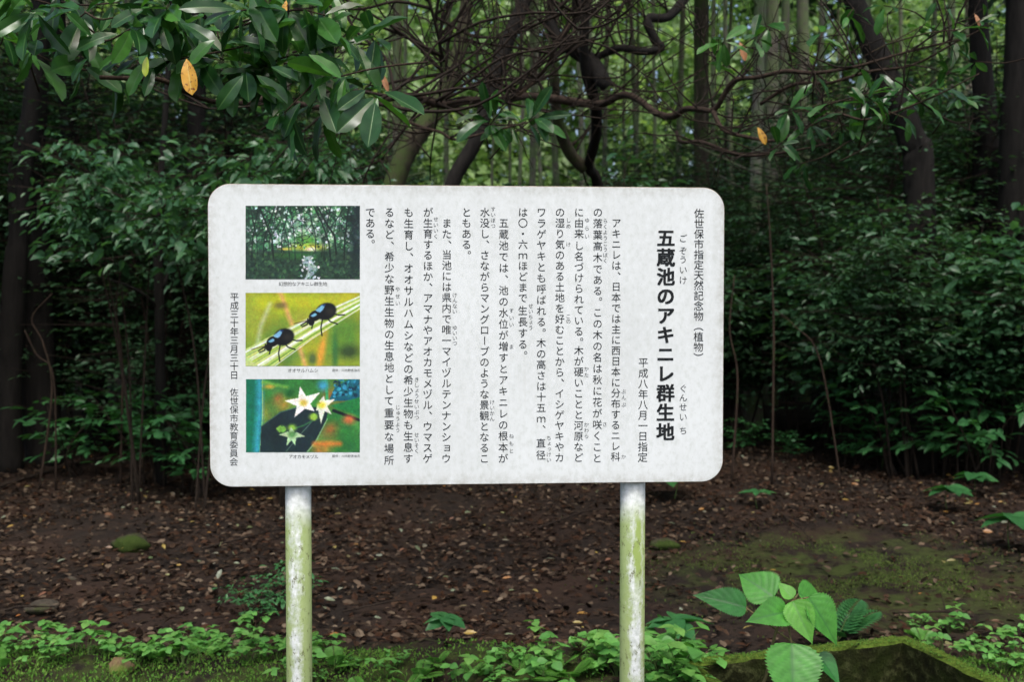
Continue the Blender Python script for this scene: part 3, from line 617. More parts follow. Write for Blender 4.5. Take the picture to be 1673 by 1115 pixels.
near_tree([(1502, 735), (1502, 300), (1490, 230), (1450, 130), (1402, 20), (1380, -60)], 9.4, [54, 48, 45, 40, 34, 30], B_DARK, 'thick dark trunk leaning left above the shrubs right of the board', CROWN_B[0], seed=6)
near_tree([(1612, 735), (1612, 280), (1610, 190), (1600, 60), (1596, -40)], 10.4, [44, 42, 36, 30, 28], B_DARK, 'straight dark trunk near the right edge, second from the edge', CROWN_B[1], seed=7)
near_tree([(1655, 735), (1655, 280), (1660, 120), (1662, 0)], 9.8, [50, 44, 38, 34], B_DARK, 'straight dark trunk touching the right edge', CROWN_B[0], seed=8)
near_tree([(1146, 700), (1146, 180), (1146, 60), (1146, -40)], 14.5, [28, 25, 24, 23], B_MOSSY, 'straight pale mossy trunk above the right end of the board', CROWN_C[0], seed=9)
near_tree([(1258, 690), (1260, 160), (1261, 0)], 16, [26, 23, 22], B_CEDAR, 'straight brown trunk framed by the bare boughs right of the board', CROWN_C[1], seed=10)
near_tree([(1312, 690), (1312, 120), (1311, 0)], 17, [24, 20, 19], B_CEDAR, 'straight brown trunk midway between the mossy one and the thick leaning one', CROWN_C[0], seed=11)
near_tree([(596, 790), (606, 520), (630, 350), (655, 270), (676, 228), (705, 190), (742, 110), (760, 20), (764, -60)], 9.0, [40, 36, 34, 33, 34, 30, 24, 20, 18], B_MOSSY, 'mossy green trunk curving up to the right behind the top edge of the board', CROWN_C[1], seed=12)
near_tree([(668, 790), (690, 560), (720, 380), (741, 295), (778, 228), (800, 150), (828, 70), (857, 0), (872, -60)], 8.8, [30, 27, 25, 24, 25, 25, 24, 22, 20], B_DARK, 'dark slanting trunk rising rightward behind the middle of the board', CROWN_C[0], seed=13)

# straight trunks filling the wood behind
taken = []
g = np.random.default_rng(43); cnt = 0
tries = 0
while cnt < 112 and tries < 6000:
    tries += 1
    yy = 12.5 + 20 * g.random() ** 0.8; xx = g.uniform(-1, 1) * (0.56 * yy + 5)
    if any((xx - a) ** 2 + (yy - b) ** 2 < 1.1 for a, b in taken): continue
    taken.append((xx, yy)); cnt += 1
    o = empty('slender_tree', (xx, yy, 0), g.uniform(0, 6.28), 'straight slender trunk standing in the dim wood far behind the board', 'tree', 'slender trees of the wood behind')
    s = g.uniform(.75, 1.15); o.scale = (s, s, g.uniform(.9, 1.1)); o.rotation_euler = (g.normal(0, .02), g.normal(0, .02), g.uniform(0, 6.28))
    put('trunk', CED_T[g.integers(3)], o); put('crown', CROWN_C[g.integers(2)], o)
# broadleaf trees standing out of the picture on both sides close the roof of the wood
for xx, yy, q in ((-6.5, 6.5, 0), (-8.5, 10, 1), (6.8, 6.8, 1), (8.6, 10.5, 0), (-4.8, 8.2, 1), (5.0, 8.6, 0), (-1.6, 9.2, 0), (1.8, 9.6, 1), (3.4, 11.2, 1), (-3.2, 11.6, 0), (0.2, 11.8, 1)):
    pass

# ---------------------------------------------------------------- twisted evergreen tree with bare twigs and glossy leaf sprays
base = at(985, 700, 8.6); base.z = float(gz(base.x, base.y))
tw = empty('twisted_evergreen_tree', base, 0, 'twisted evergreen tree whose long bare limbs and glossy leaf sprays hang over the board', 'tree')
g = np.random.default_rng(57)
def limb(name, pts, mat, label=None, sides=9):
    mb = MB(); Q = [at(x, y, d) - base for x, y, d, _ in pts]; tube(mb, Q, [wd / FPX * d / 2 for _, _, d, wd in pts], sides, 6, .05, g)
    o = mb.obj(name, mat, tw, True)
    if label: o['label'] = label
    P, _ = smooth_path(Q, [1] * len(Q), 6); return P
mb = MB()
q0 = [Vector((0, 0, -.1))] + [at(x, y, d) - base for x, y, d in ((984, 420, 8.4), (976, 300, 8.0), (962, 272, 7.8), (974, 222, 7.4), (972, 166, 7.0), (955, 102, 6.8), (957, 0, 6.6), (960, -120, 6.4), (930, -260, 6.3))]
tube(mb, q0, [x / FPX * 7.4 / 2 for x in (24, 22, 19, 17, 17, 18, 15, 13, 11, 6)], 12, 6, .05, g); mb.obj('trunk', B_DARK, tw, True)
lb = {}
lb['a'] = limb('limb', [(955, 276, 7.8, 20), (928, 245, 7.7, 20), (911, 191, 7.5, 18), (905, 120, 7.3, 15), (900, 20, 7.2, 13), (895, -80, 7.1, 10)], B_MOSSY, 'mossy limb forking from the foot of the trunk')
lb['b'] = limb('limb', [(972, 172, 7.0, 15), (950, 168, 6.8, 14), (866, 157, 6.2, 13), (818, 164, 5.8, 13), (778, 163, 5.4, 12), (724, 171, 5.0, 12), (676, 158, 4.7, 12), (628, 162, 4.3, 12), (560, 178, 3.9, 10), (500, 172, 3.6, 9), (440, 160, 3.35, 9), (400, 168, 3.2, 9), (345, 165, 3.1, 8), (300, 148, 3.0, 8), (262, 130, 2.95, 8), (215, 128, 2.9, 8), (163, 126, 2.85, 7)], B_LIMB, 'long brown limb reaching left over the board')
lb['c'] = limb('limb', [(972, 170, 7.0, 14), (990, 168, 6.6, 12), (1017, 155, 6.2, 11), (1042, 162, 6.0, 11), (1071, 184, 5.6, 11), (1100, 190, 5.2, 11), (1120, 178, 5.0, 10), (1147, 179, 4.8, 9), (1169, 177, 4.7, 9), (1198, 133, 4.6, 8), (1239, 126, 4.5, 7), (1284, 116, 4.4, 7), (1331, 119, 4.3, 6), (1396, 109, 4.2, 5), (1491, 82, 4.1, 4), (1566, 65, 4.0, 3)], B_LIMB, 'long bare limb reaching right above the board')
lb['d'] = limb('limb', [(1242, 170, 4.6, 6), (1297, 138, 4.5, 6), (1352, 136, 4.4, 5), (1420, 117, 4.3, 5), (1491, 106, 4.2, 4), (1563, 68, 4.1, 3), (1620, 40, 4.0, 2)], B_LIMB)
lb['e'] = limb('limb', [(1165, 182, 4.7, 8), (1181, 211, 4.6, 7), (1212, 222, 4.5, 6), (1266, 230, 4.4, 5), (1310, 215, 4.3, 4), (1360, 185, 4.2, 4), (1420, 195, 4.1, 4), (1520, 160, 4.0, 3), (1600, 120, 3.9, 2)], B_LIMB)
lb['f'] = limb('limb', [(1105, 215, 5.2, 5), (1113, 232, 5.0, 6), (1147, 232, 4.8, 6), (1202, 252, 4.6, 6), (1250, 253, 4.5, 5), (1304, 245, 4.4, 4), (1352, 235, 4.3, 2)], B_LIMB)
lb['g'] = limb('limb', [(1125, -10, 7.0, 15), (1092, 27, 6.9, 15), (1058, 31, 6.8, 14), (1071, 66, 6.8, 15), (1080, 78, 6.8, 13), (1054, 84, 6.8, 13), (1013, 78, 6.8, 12), (978, 92, 6.9, 12), (955, 100, 6.9, 10)], B_DARK, 'dark elbow shaped limb at the top')
lb['h'] = limb('limb', [(893, 30, 6.9, 18), (912, 62, 6.9, 21), (940, 84, 6.9, 24), (966, 100, 6.9, 26), (984, 130, 6.8, 26), (993, 142, 6.8, 22)], B_DARK, 'thick limb ending in a blunt broken stub')
lb['i'] = limb('limb', [(628, 172, 4.4, 6), (660, 195, 4.4, 6), (690, 208, 4.4, 5), (720, 216, 4.4, 5), (745, 228, 4.4, 4), (800, 215, 4.4, 4), (862, 200, 4.4, 3)], B_LIMB)
lb['j'] = limb('limb', [(724, 171, 5.0, 7), (727, 120, 5.0, 6), (716, 60, 5.0, 5), (700, -10, 5.0, 5), (690, -80, 5.0, 4)], B_MOSSY)
lb['k'] = limb('limb', [(818, 164, 5.6, 7), (845, 155, 5.5, 7), (885, 120, 5.5, 6), (912, 70, 5.4, 5), (940, 20, 5.4, 4), (960, -40, 5.4, 3)], B_TWIST)
# tangle of fine dead twigs
mb = MB()
def twig(p, d, L, r, depth):
    d = nrm(d); n = 4; pts = [p]
    for k in range(n):
        d = nrm(d + g.normal(0, .22, 3) + [0, 0, .06]); pts.append(pts[-1] + d * L / n)
    tube(mb, pts, np.linspace(r, r * .4, n + 1), 4, 3)
    if depth:
        for _ in range(g.integers(2, 4)):
            k = g.integers(1, n + 1); twig(pts[k], d + g.normal(0, .75, 3), L * g.uniform(.4, .7), r * .6, depth - 1)
for key, cnt_, L in (('b', 34, .85), ('c', 26, .5), ('d', 11, .35), ('e', 15, .35), ('f', 9, .3), ('g', 8, .8), ('h', 16, .9), ('i', 12, .4), ('j', 30, .85), ('k', 24, .75), ('a', 8, .7)):
    P = lb[key]
    for _ in range(cnt_):
        lo = 0.0; q = P[int(g.uniform(lo, .999) * len(P))]
        if key == 'b' and q[0] + base.x < -.62: continue
        if key == 'i' and g.random() < .4: continue
        twig(q, (g.normal(0, .7), g.normal(0, .4), g.uniform(-.25, 1.0)), L * g.uniform(.5, 1.3),   .0085 if key in 'bghjka' else .0045, 2)
mb.obj('dead_twigs', B_TWIG, tw, True)
# glossy leaves in whorls at twig ends
fol, wig = MB(), MB()
def whorl(x, y, d, n, size, axis=(0, -.5, -.3), spread=1.0, link=None):
    c = np.array(at(x, y, d) - base); ax = nrm(np.array(axis, float) + g.normal(0, .25, 3))
    e1 = nrm(np.cross(ax, [0.3, .2, 1])); e2 = np.cross(ax, e1); ph = g.uniform(0, 6.28)
    a = ph + np.arange(n) * 2.4 + g.normal(0, .2, n); sp_ = spread * g.uniform(.7, 1.35, n)
    sp_ = sp_ + g.normal(0, .25, n); D = ax * np.cos(sp_)[:, None] + np.sin(sp_)[:, None] * (np.cos(a)[:, None] * e1 + np.sin(a)[:, None] * e2) + np.array([0, 0, -.28])
    D = nrm(D); nn = ax * .5 + np.array([0, -.15, 1.0]) + g.normal(0, .4, (n, 3))
    pos = c + ax * g.uniform(-.02, .03, n)[:, None] + D * .012
    leaf_batch(fol, GLOSSY3[int(g.integers(3))], pos, D, nn, size * g.uniform(.55, 1.2, n), g.uniform(.85, 1.3, n))
    tube(wig, [c - ax * .22 * g.uniform(.7, 1.3) + g.normal(0, .02, 3), c - ax * .1 + g.normal(0, .01, 3), c + ax * .02], [.0035, .0028, .002], 5, 3)
LEFT = [(205, 55), (415, 72), (505, 80), (545, 118), (60, 15), (20, 60), (60, 80), (110, 45), (150, 20), (150, 75), (185, 100), (215, 15), (240, 85), (275, 10), (292, 92), (320, 60), (330, 20), (355, 88), (385, 12), (398, 108), (432, 30), (455, 55), (462, 100), (470, 10), (492, 140), (520, 30), (535, 165), (560, 60), (598, 148), (615, 60), (130, 112), (440, 132), (478, 165), (190, 0), (90, -15), (310, -15), (420, -20), (540, -10), (30, -10), (365, 70), (300, 40)]
for x, y in LEFT:
    whorl(x + g.normal(0, 6), y + g.normal(0, 6), g.uniform(2.65, 3.15), int(g.integers(5, 9)), .138, (g.normal(0, .5), -.55, g.uniform(-.35, .25)))
for x, y, n, sz in ((800, 200, 7, .12), (868, 196, 7, .12), (835, 205, 5, .11), (822, 178, 4, .11)): whorl(x, y, 4.1, n, sz, (0, -.4, .3), 1.15)
for x, y in ((1395, 165), (1430, 150), (1470, 150), (1505, 160), (1360, 172), (1545, 120), (1600, 100), (1290, 180), (1320, 205), (1440, 200), (1380, 205), (1560, 165), (1180, 70), (1235, 60), (1270, 240), (1315, 265), (1340, 60), (1390, 20), (1500, 45), (1560, 50), (1160, 100), (1600, 35), (1475, 190), (1530, 145), (1255, 45), (1415, 175), (1450, 10)):
    whorl(x, y, g.uniform(3.9, 4.3), int(g.integers(3, 8)), .108, (g.normal(.3, .5), -.45, g.uniform(-.2, .35)), 1.1)
# the large leaves that stand out one by one
BIG = [((235, 15), (179, 36), 2.7, 1.2), ((124, 15), (34, 39), 2.75, .9), ((191, 55), (124, 66), 2.7, 1.1), ((245, 38), (198, 61), 2.75, 1.2), ((259, 38), (232, 89), 2.75, 1.1), ((266, 44), (276, 78), 2.65, 1.5), ((351, 65), (307, 92), 2.65, 1.3), ((378, 65), (450, 70), 2.7, 1.0), ((356, 9), (366, 51), 2.75, 1.3), ((399, 17), (368, 48), 2.75, 1.1),
 ((402, 118), (406, 164), 2.75, 1.2), ((397, 123), (356, 170), 2.65, 1.2), ((419, 123), (470, 167), 2.65, 1.2), ((443, 109), (487, 130), 2.7, 1.1), ((491, 167), (458, 218), 2.65, 1.2), ((457, 167), (453, 205), 2.75, 1.1), ((528, 157), (549, 215), 2.7, 1.2), ((504, 89), (559, 119), 2.75, 1.1), ((297, 38), (354, 55), 2.75, 1.0), ((194, 90), (155, 109), 2.75, 1.0), ((143, 95), (109, 124), 2.7, 1.1), ((218, 61), (242, 34), 2.75, 1.1), ((504, 51), (508, 82), 2.8, 1.3), ((61, 65), (56, 89), 2.75, 1.5), ((48, 85), (31, 112), 2.75, 1.2),
 ((611, 160), (556, 207), 2.65, 1.1), ((613, 167), (601, 238), 2.6, 1.2), ((597, 147), (552, 178), 2.65, 1.1), ((628, 150), (693, 184), 2.75, .9), ((617, 160), (590, 210), 2.75, 1.1), ((520, 150), (500, 196), 2.8, 1.0), ((330, 100), (345, 140), 2.8, 1.1), ((240, 100), (205, 150), 2.8, 1.1), ((250, 110), (238, 150), 2.8, .9), ((150, 60), (110, 20), 2.8, 1.1), ((430, 60), (480, 30), 2.8, 1.1), ((555, 60), (590, 95), 2.8, 1.1), ((535, 40), (575, 20), 2.8, 1.1), ((20, 40), (60, 15), 2.8, 1.1),
 ((799, 186), (787, 133), 4.1, .9), ((810, 187), (807, 150), 4.1, 1.0), ((792, 196), (746, 216), 4.05, 1.2), ((805, 204), (833, 232), 4.1, 1.1), ((870, 191), (901, 140), 4.1, 1.0), ((877, 194), (931, 182), 4.1, .8), ((880, 198), (928, 216), 4.1, .9), ((877, 201), (897, 228), 4.05, 1.1), ((822, 211), (838, 232), 4.1, 1.2), ((782, 186), (744, 201), 4.1, .9), ((850, 200), (815, 180), 4.1, .8)]
for (bx, by), (tx, ty), d, wr in BIG:
    d += g.normal(0, .04); a, b = np.array(at(bx, by, d) - base), np.array(at(tx, ty, d + g.normal(-.02, .04)) - base)
    leaf_batch(fol, GLOSSY3[int(g.integers(3))], [a], [b - a], [(g.normal(0, .5), -.8, g.uniform(.2, 1.0))], [np.linalg.norm(b - a)], [wr * 1.05])
# leafy boughs of the same tree overhead, above the picture
n = 300; pos = np.stack([g.uniform(-3.2, 2.6, n), g.uniform(3.4, 7.2, n), np.zeros(n)], -1); pos[:, 2] = 1.5 + pos[:, 1] * .345 + .35 + g.exponential(.8, n)
leaf_batch(fol, CARD, pos - np.array(base), g.normal(0, 1, (n, 3)), np.array([0, 0, 1]) + g.normal(0, .5, (n, 3)), .26 * g.uniform(.7, 1.2, n), 1.0)
fol.obj('foliage', G_GLOSS, tw, True); wig.obj('leafy_twigs', B_TWIST, tw, True)
def single(x, y, d, tipx, tipy, mat, label, wdt=1.1, nrmv=(0.1, -1, .25)):
    a = np.array(at(x, y, d) - base); b = np.array(at(tipx, tipy, d - .02) - base); mb = MB()
    leaf_batch(mb, GLOSSY, [a], [b - a], [nrmv], [np.linalg.norm(b - a)], [wdt]); o = mb.obj('withered_leaf', mat, tw, True); o['label'] = label
single(305, 96, 2.55, 312, 151, G_YEL, 'orange yellow spotted leaf hanging below the left limb', 1.35)
single(240, 92, 2.6, 236, 122, G_LIME, 'small yellow green leaf', 1.0)
single(1238, 208, 4.2, 1252, 234, G_YEL, 'small orange leaf hanging over the right of the board', 1.3)
single(1592, 22, 4.0, 1602, 40, G_RED, 'brown leaf at the upper right')
single(622, 116, 4.0, 634, 147, G_RED, 'thin brown leaf above the three pictures', .8)
single(468, 0, 3.0, 462, 26, G_YEL, 'yellow leaf at the top edge', 1.0)
single(1208, 68, 4.3, 1219, 97, G_RED, 'pinkish brown leaf', 1.1)

# ---------------------------------------------------------------- shrubs and understory
SH = [  # x, base distance, top y, kind list, index, name, label
 (225, 7.6, 245, AIRY, 0, 'broad leaved shrub with pale green sprays near the left forked tree'), (330, 7.2, 215, AIRY, 1, 'tallest pale green broad leaved shrub behind the left top corner of the board'), (455, 7.5, 212, AIRY, 0, 'broad leaved shrub behind the top of the dark grove picture'),
 (570, 8.0, 228, AIRY, 1, 'broad leaved shrub behind the board just left of the mossy trunk'),
 (700, 11.0, 262, SMALLL, 0, 'low shrub peeking over the board between the mossy and the slanting trunk'), (840, 11.2, 262, SMALLL, 1, 'low shrub peeking over the middle of the board'), (930, 10.6, 250, BROAD, 1, 'low shrub peeking over the board behind the twisted trunk'), (1040, 10.2, 262, SMALLL, 0, 'small leaved shrub right of the twisted trunk'),
 (1120, 10.8, 272, SMALLL, 1, 'small leaved shrub above the title end of the board'), (1215, 11.6, 295, SMALLL, 0, 'dense small leaved shrub beside the right edge of the board'), (1290, 11.2, 305, SMALLL, 1, 'dense small leaved shrub right of the bare upright sapling'),
 (1350, 10.8, 280, BROAD, 2, 'dense shrub in front of the thick leaning trunk'), (1440, 9.6, 330, BROAD, 0, 'broad leaved shrub below the thick leaning trunk'), (1540, 9.2, 325, BROAD, 1, 'broad leaved shrub with sprays reaching low over the litter at the right'), (1640, 9.2, 315, BROAD, 2, 'broad leaved shrub at the right edge'),
 (1620, 9.0, 430, BROAD, 1, 'lower broad leaved shrub in front at the right edge'), (1480, 8.9, 300, SMALLL, 1, 'small leaved shrub behind the broad leaved one at the right'), (1590, 9.2, 280, SMALLL, 0, 'small leaved shrub among the straight dark trunks at the right'),
 (40, 12.5, 300, SMALLL, 1, 'dark small leaved shrub behind the two left edge trunks'), (205, 11.8, 290, SMALLL, 0, 'dark small leaved shrub between the bending trunk and the forked tree'), (115, 12.2, 260, SMALLL, 1, 'dark small leaved shrub right of the broad leaning trunk'), (320, 12.0, 330, SMALLL, 0, 'dark small leaved shrub behind the stout trunk by the board'),
]
g = np.random.default_rng(63)
for x, d, ty, kl, q, lab in SH:
    p = at(x, 700, d); p.z = float(gz(p.x, p.y)); top = at(x, ty, d).z
    s = (top - p.z) / (2.0 if x < 600 else 2.25); make_shrub(kl[q], 'shrub', p, ((.72, .72, s) if x < 600 else (max(s * .85, .8), max(s * .85, .8), s)), g.uniform(0, 6.28), lab)
for k in range(40):
    yy = g.uniform(11.5, 27); xx = g.uniform(-1, 1) * (.55 * yy + 2)
    if abs(xx) < .18 * yy and g.random() < .5: continue
    make_shrub(SMALLL[k % 2], 'shrub', (xx, yy, 0), g.uniform(.7, 1.25), g.uniform(0, 6.28), 'dim shrub under the slender trees far behind the board', 'shrub', 'shrubs under the slender trees')
for k, (xx, yy, s) in enumerate([(-5.2, 11, 1.0), (-3.6, 12.5, 1.05), (-6.6, 13.5, 1.2), (-4.4, 16, 1.2), (-7.5, 18, 1.3), (-2.6, 15.5, .95), (5.6, 11.6, 1.0), (4.4, 13.2, .95), (7.0, 14, 1.15), (6.0, 17, 1.2), (9, 18.5, 1.3), (3.4, 17.5, 1.0), (-9.5, 14, 1.2), (10, 14, 1.2), (-6.0, 9.4, .9), (6.6, 9.6, .95), (-4.6, 20, 1.3), (5.2, 22, 1.35), (-1.5, 23, .8), (1.4, 25, .8), (-6.2, 12.2, 1.15), (-4.2, 13.2, 1.1), (-5.4, 14.8, 1.25), (-3.1, 17.5, 1.1), (-8.2, 15.5, 1.3), (6.4, 12.8, 1.1), (5.0, 14.6, 1.1), (7.6, 16.0, 1.25), (4.1, 19.5, 1.2), (8.6, 12.6, 1.2), (6.4, 19, 1.3), (-.6, 27, .9), (-3.3, 9.5, .8), (-4.7, 10.2, .9), (-2.3, 10.4, .75), (3.5, 10.4, .8), (4.7, 10.8, .9), (2.5, 11.6, .75), (2.6, 25, 1.2), (-2.6, 25.5, 1.25), (-4.4, 28, 1.4), (4.6, 28, 1.4), (-6.2, 25, 1.4), (7.4, 26, 1.4), (2.9, 20.5, .95)]):
    make_shrub(UNDER[k % 2], 'understory_tree', (xx, yy, 0), s, k * 1.3, 'unseen young tree added beside the view to shade the wood', 'tree', 'young trees in the shade')

for k, (xx, yy, s) in enumerate([(-5.5, 5.2, 1.0), (-5.6, 2.6, 1.05), (5.7, 5.4, 1.0), (6.2, 2.8, 1.1), (-6.4, 7.6, 1.1), (6.8, 7.8, 1.1)]):  # trees added outside the view, blocking side sky to darken the wood
    make_shrub(UNDER[k % 2], 'understory_tree', (xx, yy, 0), s, k * 2.1, 'unseen young tree added beside the view to shade the wood', 'tree', 'young trees in the shade')

# a bright wood edge far behind, in the open beyond the shade
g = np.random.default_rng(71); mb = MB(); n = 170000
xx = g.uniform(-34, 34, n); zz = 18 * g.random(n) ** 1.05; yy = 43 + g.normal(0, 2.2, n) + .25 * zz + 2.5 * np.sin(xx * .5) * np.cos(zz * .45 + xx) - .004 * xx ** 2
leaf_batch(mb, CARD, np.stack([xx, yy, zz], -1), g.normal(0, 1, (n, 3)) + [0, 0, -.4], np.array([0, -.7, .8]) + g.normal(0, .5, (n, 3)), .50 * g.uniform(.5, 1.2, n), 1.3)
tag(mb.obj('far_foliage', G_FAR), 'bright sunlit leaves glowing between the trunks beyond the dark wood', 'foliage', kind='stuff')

# ---------------------------------------------------------------- forest floor
g = np.random.default_rng(83)
def scatter(n, x0, x1, y0, y1, keep=None):
    y = y0 + (y1 - y0) * g.random(n) ** 0.8; x = g.uniform(-1, 1, n) * (.56 * y + .6)
    if keep is not None:
        m = keep(x, y); x, y = x[m], y[m]
    return x, y
patch = lambda x, y: (((x - 1.95) / 1.1) ** 2 + ((y - 5.7) / .95) ** 2)
bare = lambda x, y: np.sin(1.9 * x + .8 * np.sin(1.3 * y)) * np.sin(1.5 * y + .7 * x)
def kp(x, y): return (g.random(len(x)) < np.where(patch(x, y) < 1, .30, 1) * np.where(bare(x, y) > .62, .35, 1) * np.clip((y - 3.95) * 2.2, .06, 1))
x, y = scatter(66000, -9, 9, 3.3, 13.5, kp); n = len(x)
mb = MB(); leaf_batch(mb, SIMPLE, np.stack([x, y, gz(x, y) + g.uniform(.004, .035, n)], -1), np.stack([g.normal(0, 1, n), g.normal(0, 1, n), g.normal(0, .22, n)], -1), np.array([0, 0, 1]) + g.normal(0, .33, (n, 3)), g.uniform(.018, .060, n), g.uniform(.8, 1.7, n))
tag(mb.obj('leaf_litter', LITTER), 'brown fallen leaves covering the forest floor behind the posts', 'leaf litter', kind='stuff')
x, y = scatter(800, -9, 9, 3.6, 11, kp); n = len(x)
mb = MB(); leaf_batch(mb, SIMPLE, np.stack([x, y, gz(x, y) + g.uniform(.025, .05, n)], -1), np.stack([g.normal(0, 1, n), g.normal(0, 1, n), g.normal(0, .2, n)], -1), np.array([0, -.2, 1]) + g.normal(0, .3, (n, 3)), g.uniform(.02, .062, n), g.uniform(.8, 1.5, n))
tag(mb.obj('pale_leaf_litter', LITTER2), 'scattered orange, yellow and pale fallen leaves lying on the brown litter', 'leaf litter', kind='stuff')
# twigs lying about
for k, (xa, ya, xb, yb, wd) in enumerate(((0, 800, 210, 742, 7), (330, 905, 480, 868, 4), (500, 940, 640, 925, 4), (1590, 1018, 1460, 1012, 5), (560, 1010, 700, 985, 4), (700, 960, 755, 925, 4), (1280, 850, 1330, 905, 3), (190, 1010, 330, 985, 4), (0, 1010, 90, 1002, 5), (880, 870, 1010, 835, 4))):
    a, b = gpt(xa, ya, .03), gpt(xb, yb, .03); m_ = (a + b) / 2 + Vector((g.normal(0, .05), g.normal(0, .05), .02)); mb = MB(); r_ = wd / FPX * a.y / 2
    e = empty('fallen_twig', a, 0, ['long fallen branch on the dark floor at the left edge', 'fallen twig left of the pale green post', 'fallen twig right of the pale green post, across bare soil', 'fallen twig behind the mossy concrete frame', 'fallen twig near the low ferns in the middle', 'short tilted fallen twig in the middle of the litter', 'short fallen twig right of the flaking post', 'fallen twig above the left weeds', 'fallen twig at the left edge just above the weeds', 'fallen twig behind the flaking post'][k], 'twig')
    tube(mb, [(0, 0, 0), (m_ - a) * .6, m_ - a, b - a], [r_, r_ * .9, r_ * .8, r_ * .4], 6, 4, .08); tube(mb, [m_ - a, (m_ - a) * 1.2 + Vector((.05, .12, .06))], [r_ * .5, r_ * .2], 5, 1); mb.obj('stick', B_TWIG, e, True)

# stones
def stone(x, y, wpx, hpx, mat, label, flat=1.0, seed=0):
    g = np.random.default_rng(seed); p = gpt(x, y); d = p.y; rx = wpx / FPX * d / 2; rz = hpx / FPX * d / 2
    nu, nv = 20, 12; V = []
    for i in range(nv + 1):
        for j in range(nu):
            th, ph = math.pi * i / nv, 2 * math.pi * j / nu; v = np.array([math.sin(th) * math.cos(ph), math.sin(th) * math.sin(ph), math.cos(th)])
            q = 1 + .12 * math.sin(3 * v[0] + seed) + .1 * math.sin(4 * v[1] + 2 * v[2] + seed * 2) + .06 * math.sin(9 * v[0] + 7 * v[2]) + g.normal(0, .015)
            V.append(v * q * [rx, rx * .8, rz])
    F = [(i * nu + j, (i + 1) * nu + j, (i + 1) * nu + (j + 1) % nu, i * nu + (j + 1) % nu) for i in range(nv) for j in range(nu)]
    mb = MB().add(V, np.array(F)); o = mb.obj('stone', mat, None, True); o.location = p + Vector((0, 0, rz * .35)); tag(o, label, 'stone')
B_ROCKM = bark_mat('mossy stone', (.03, .025, .018), (.07, .055, .04), (.030, .050, .008), 0.75, 12)
B_ROCK = bark_mat('earthy stone', (.035, .030, .024), (.08, .068, .05), (.05, .06, .02), 0.3, 12)
B_ROCKO = bark_mat('orange brown stone', (.14, .085, .045), (.26, .18, .10), (.10, .15, .025), 0.55, 16)
stone(213, 897, 66, 34, B_ROCKM, 'mossy green stone lying in the litter left of the pale green post', seed=1)
stone(70, 996, 58, 18, B_ROCK, 'flat grey brown stone half sunk in litter above the left weeds', seed=2)
stone(199, 1100, 42, 34, B_ROCKO, 'orange brown stone on the moss of the front bank', seed=3)
stone(118, 950, 14, 12, B_ROCK, 'small rounded pale stone at the left in the litter', seed=4)
stone(1085, 895, 46, 22, B_ROCKM, 'mossy green lump behind the flaking post', seed=5)

# moss cushions on the bank and the right patch
def kf(x, y): return (bare(x * 1.7, y * 1.3) > -.75) & (np.abs(y - 3.75) < .32)
xs = g.uniform(-2.4, 2.4, 30000); ys = g.uniform(3.3, 4.15, 30000); m = kf(xs, ys) & ((xs < -.45) | (xs > 1.2) | (g.random(30000) < .3)) & ~((xs > .5) & (xs < 1.75)); xa, ya = xs[m], ys[m]
xs = g.normal(1.95, .55, 9000); ys = g.normal(5.7, .45, 9000); m = bare(xs * 2.5, ys * 3) > -.1; xb, yb_ = xs[m], ys[m]; n = len(xb)
mb = MB(); leaf_batch(mb, CARD, np.stack([xb, yb_, gz(xb, yb_) + .004 + .012 * (bare(xb * 5, yb_ * 5) + .5)], -1), g.normal(0, .7, (n, 3)) + [0, 0, 1], g.normal(0, 1, (n, 3)), g.uniform(.008, .02, n), .9)
tag(mb.obj('moss', MOSSO), 'olive moss patch on the forest floor behind the toothed plant', 'moss', kind='stuff')
n = len(xa); mb = MB(); leaf_batch(mb, CARD, np.stack([xa, ya, gz(xa, ya) + .004 + .012 * (bare(xa * 5, ya * 5) + .5)], -1), g.normal(0, .7, (n, 3)) + [0, 0, 1], g.normal(0, 1, (n, 3)), g.uniform(.008, .022, n), .9)
tag(mb.obj('moss', MOSS), 'bright green moss cushions on the front bank under the weeds', 'moss', kind='stuff')

# ---------------------------------------------------------------- mossy concrete frame
m_con, nt, bs = new_mat('mossy concrete')
nz = noise(nt, 22, 6, .7); gq = N(nt, 'ShaderNodeNewGeometry'); sp3 = N(nt, 'ShaderNodeSeparateXYZ'); nt.links.new(gq.outputs['Normal'], sp3.inputs[0])
cb = ramp(nt, nz, [(.3, (.006, .007, .003)), (.52, (.016, .018, .006)), (.68, (.075, .085, .034))])
cb = mix(nt, ramp(nt, noise(nt, 8, 5), [(.45, 0.0), (.6, .8)]), cb, (.014, .021, .004))
cb = mix(nt, ramp(nt, noise(nt, 90, 3), [(.66, 0.0), (.72, .8)]), cb, (.12, .13, .06))
cb = mix(nt, math_(nt, 'MULTIPLY', ramp(nt, sp3.outputs['Z'], [(.3, 0.0), (.7, 1.0)]), .92), cb, ramp(nt, noise(nt, 60, 4), [(.35, (.035, .060, .008)), (.65, (.095, .15, .022))]))
nt.links.new(cb, bs.inputs['Base Color']); bs.inputs['Roughness'].default_value = 1.0; bs.inputs['Specular IOR Level'].default_value = .08; bump(nt, bs, nz, 1.0, .025)
kc = np.array([1.47, 3.70]); kl = np.array([-.957, -.29]); kr = np.array([.29, -.957]); th = .058
def ring(off): return [kc + kl * (-off) + kr * (-off), kc + kl * (0.85 + off) + kr * (-off), kc + kl * (0.85 + off) + kr * (1.3 + off), kc + kl * (-off) + kr * (1.3 + off)]
mb = MB(); V = []; loops = []
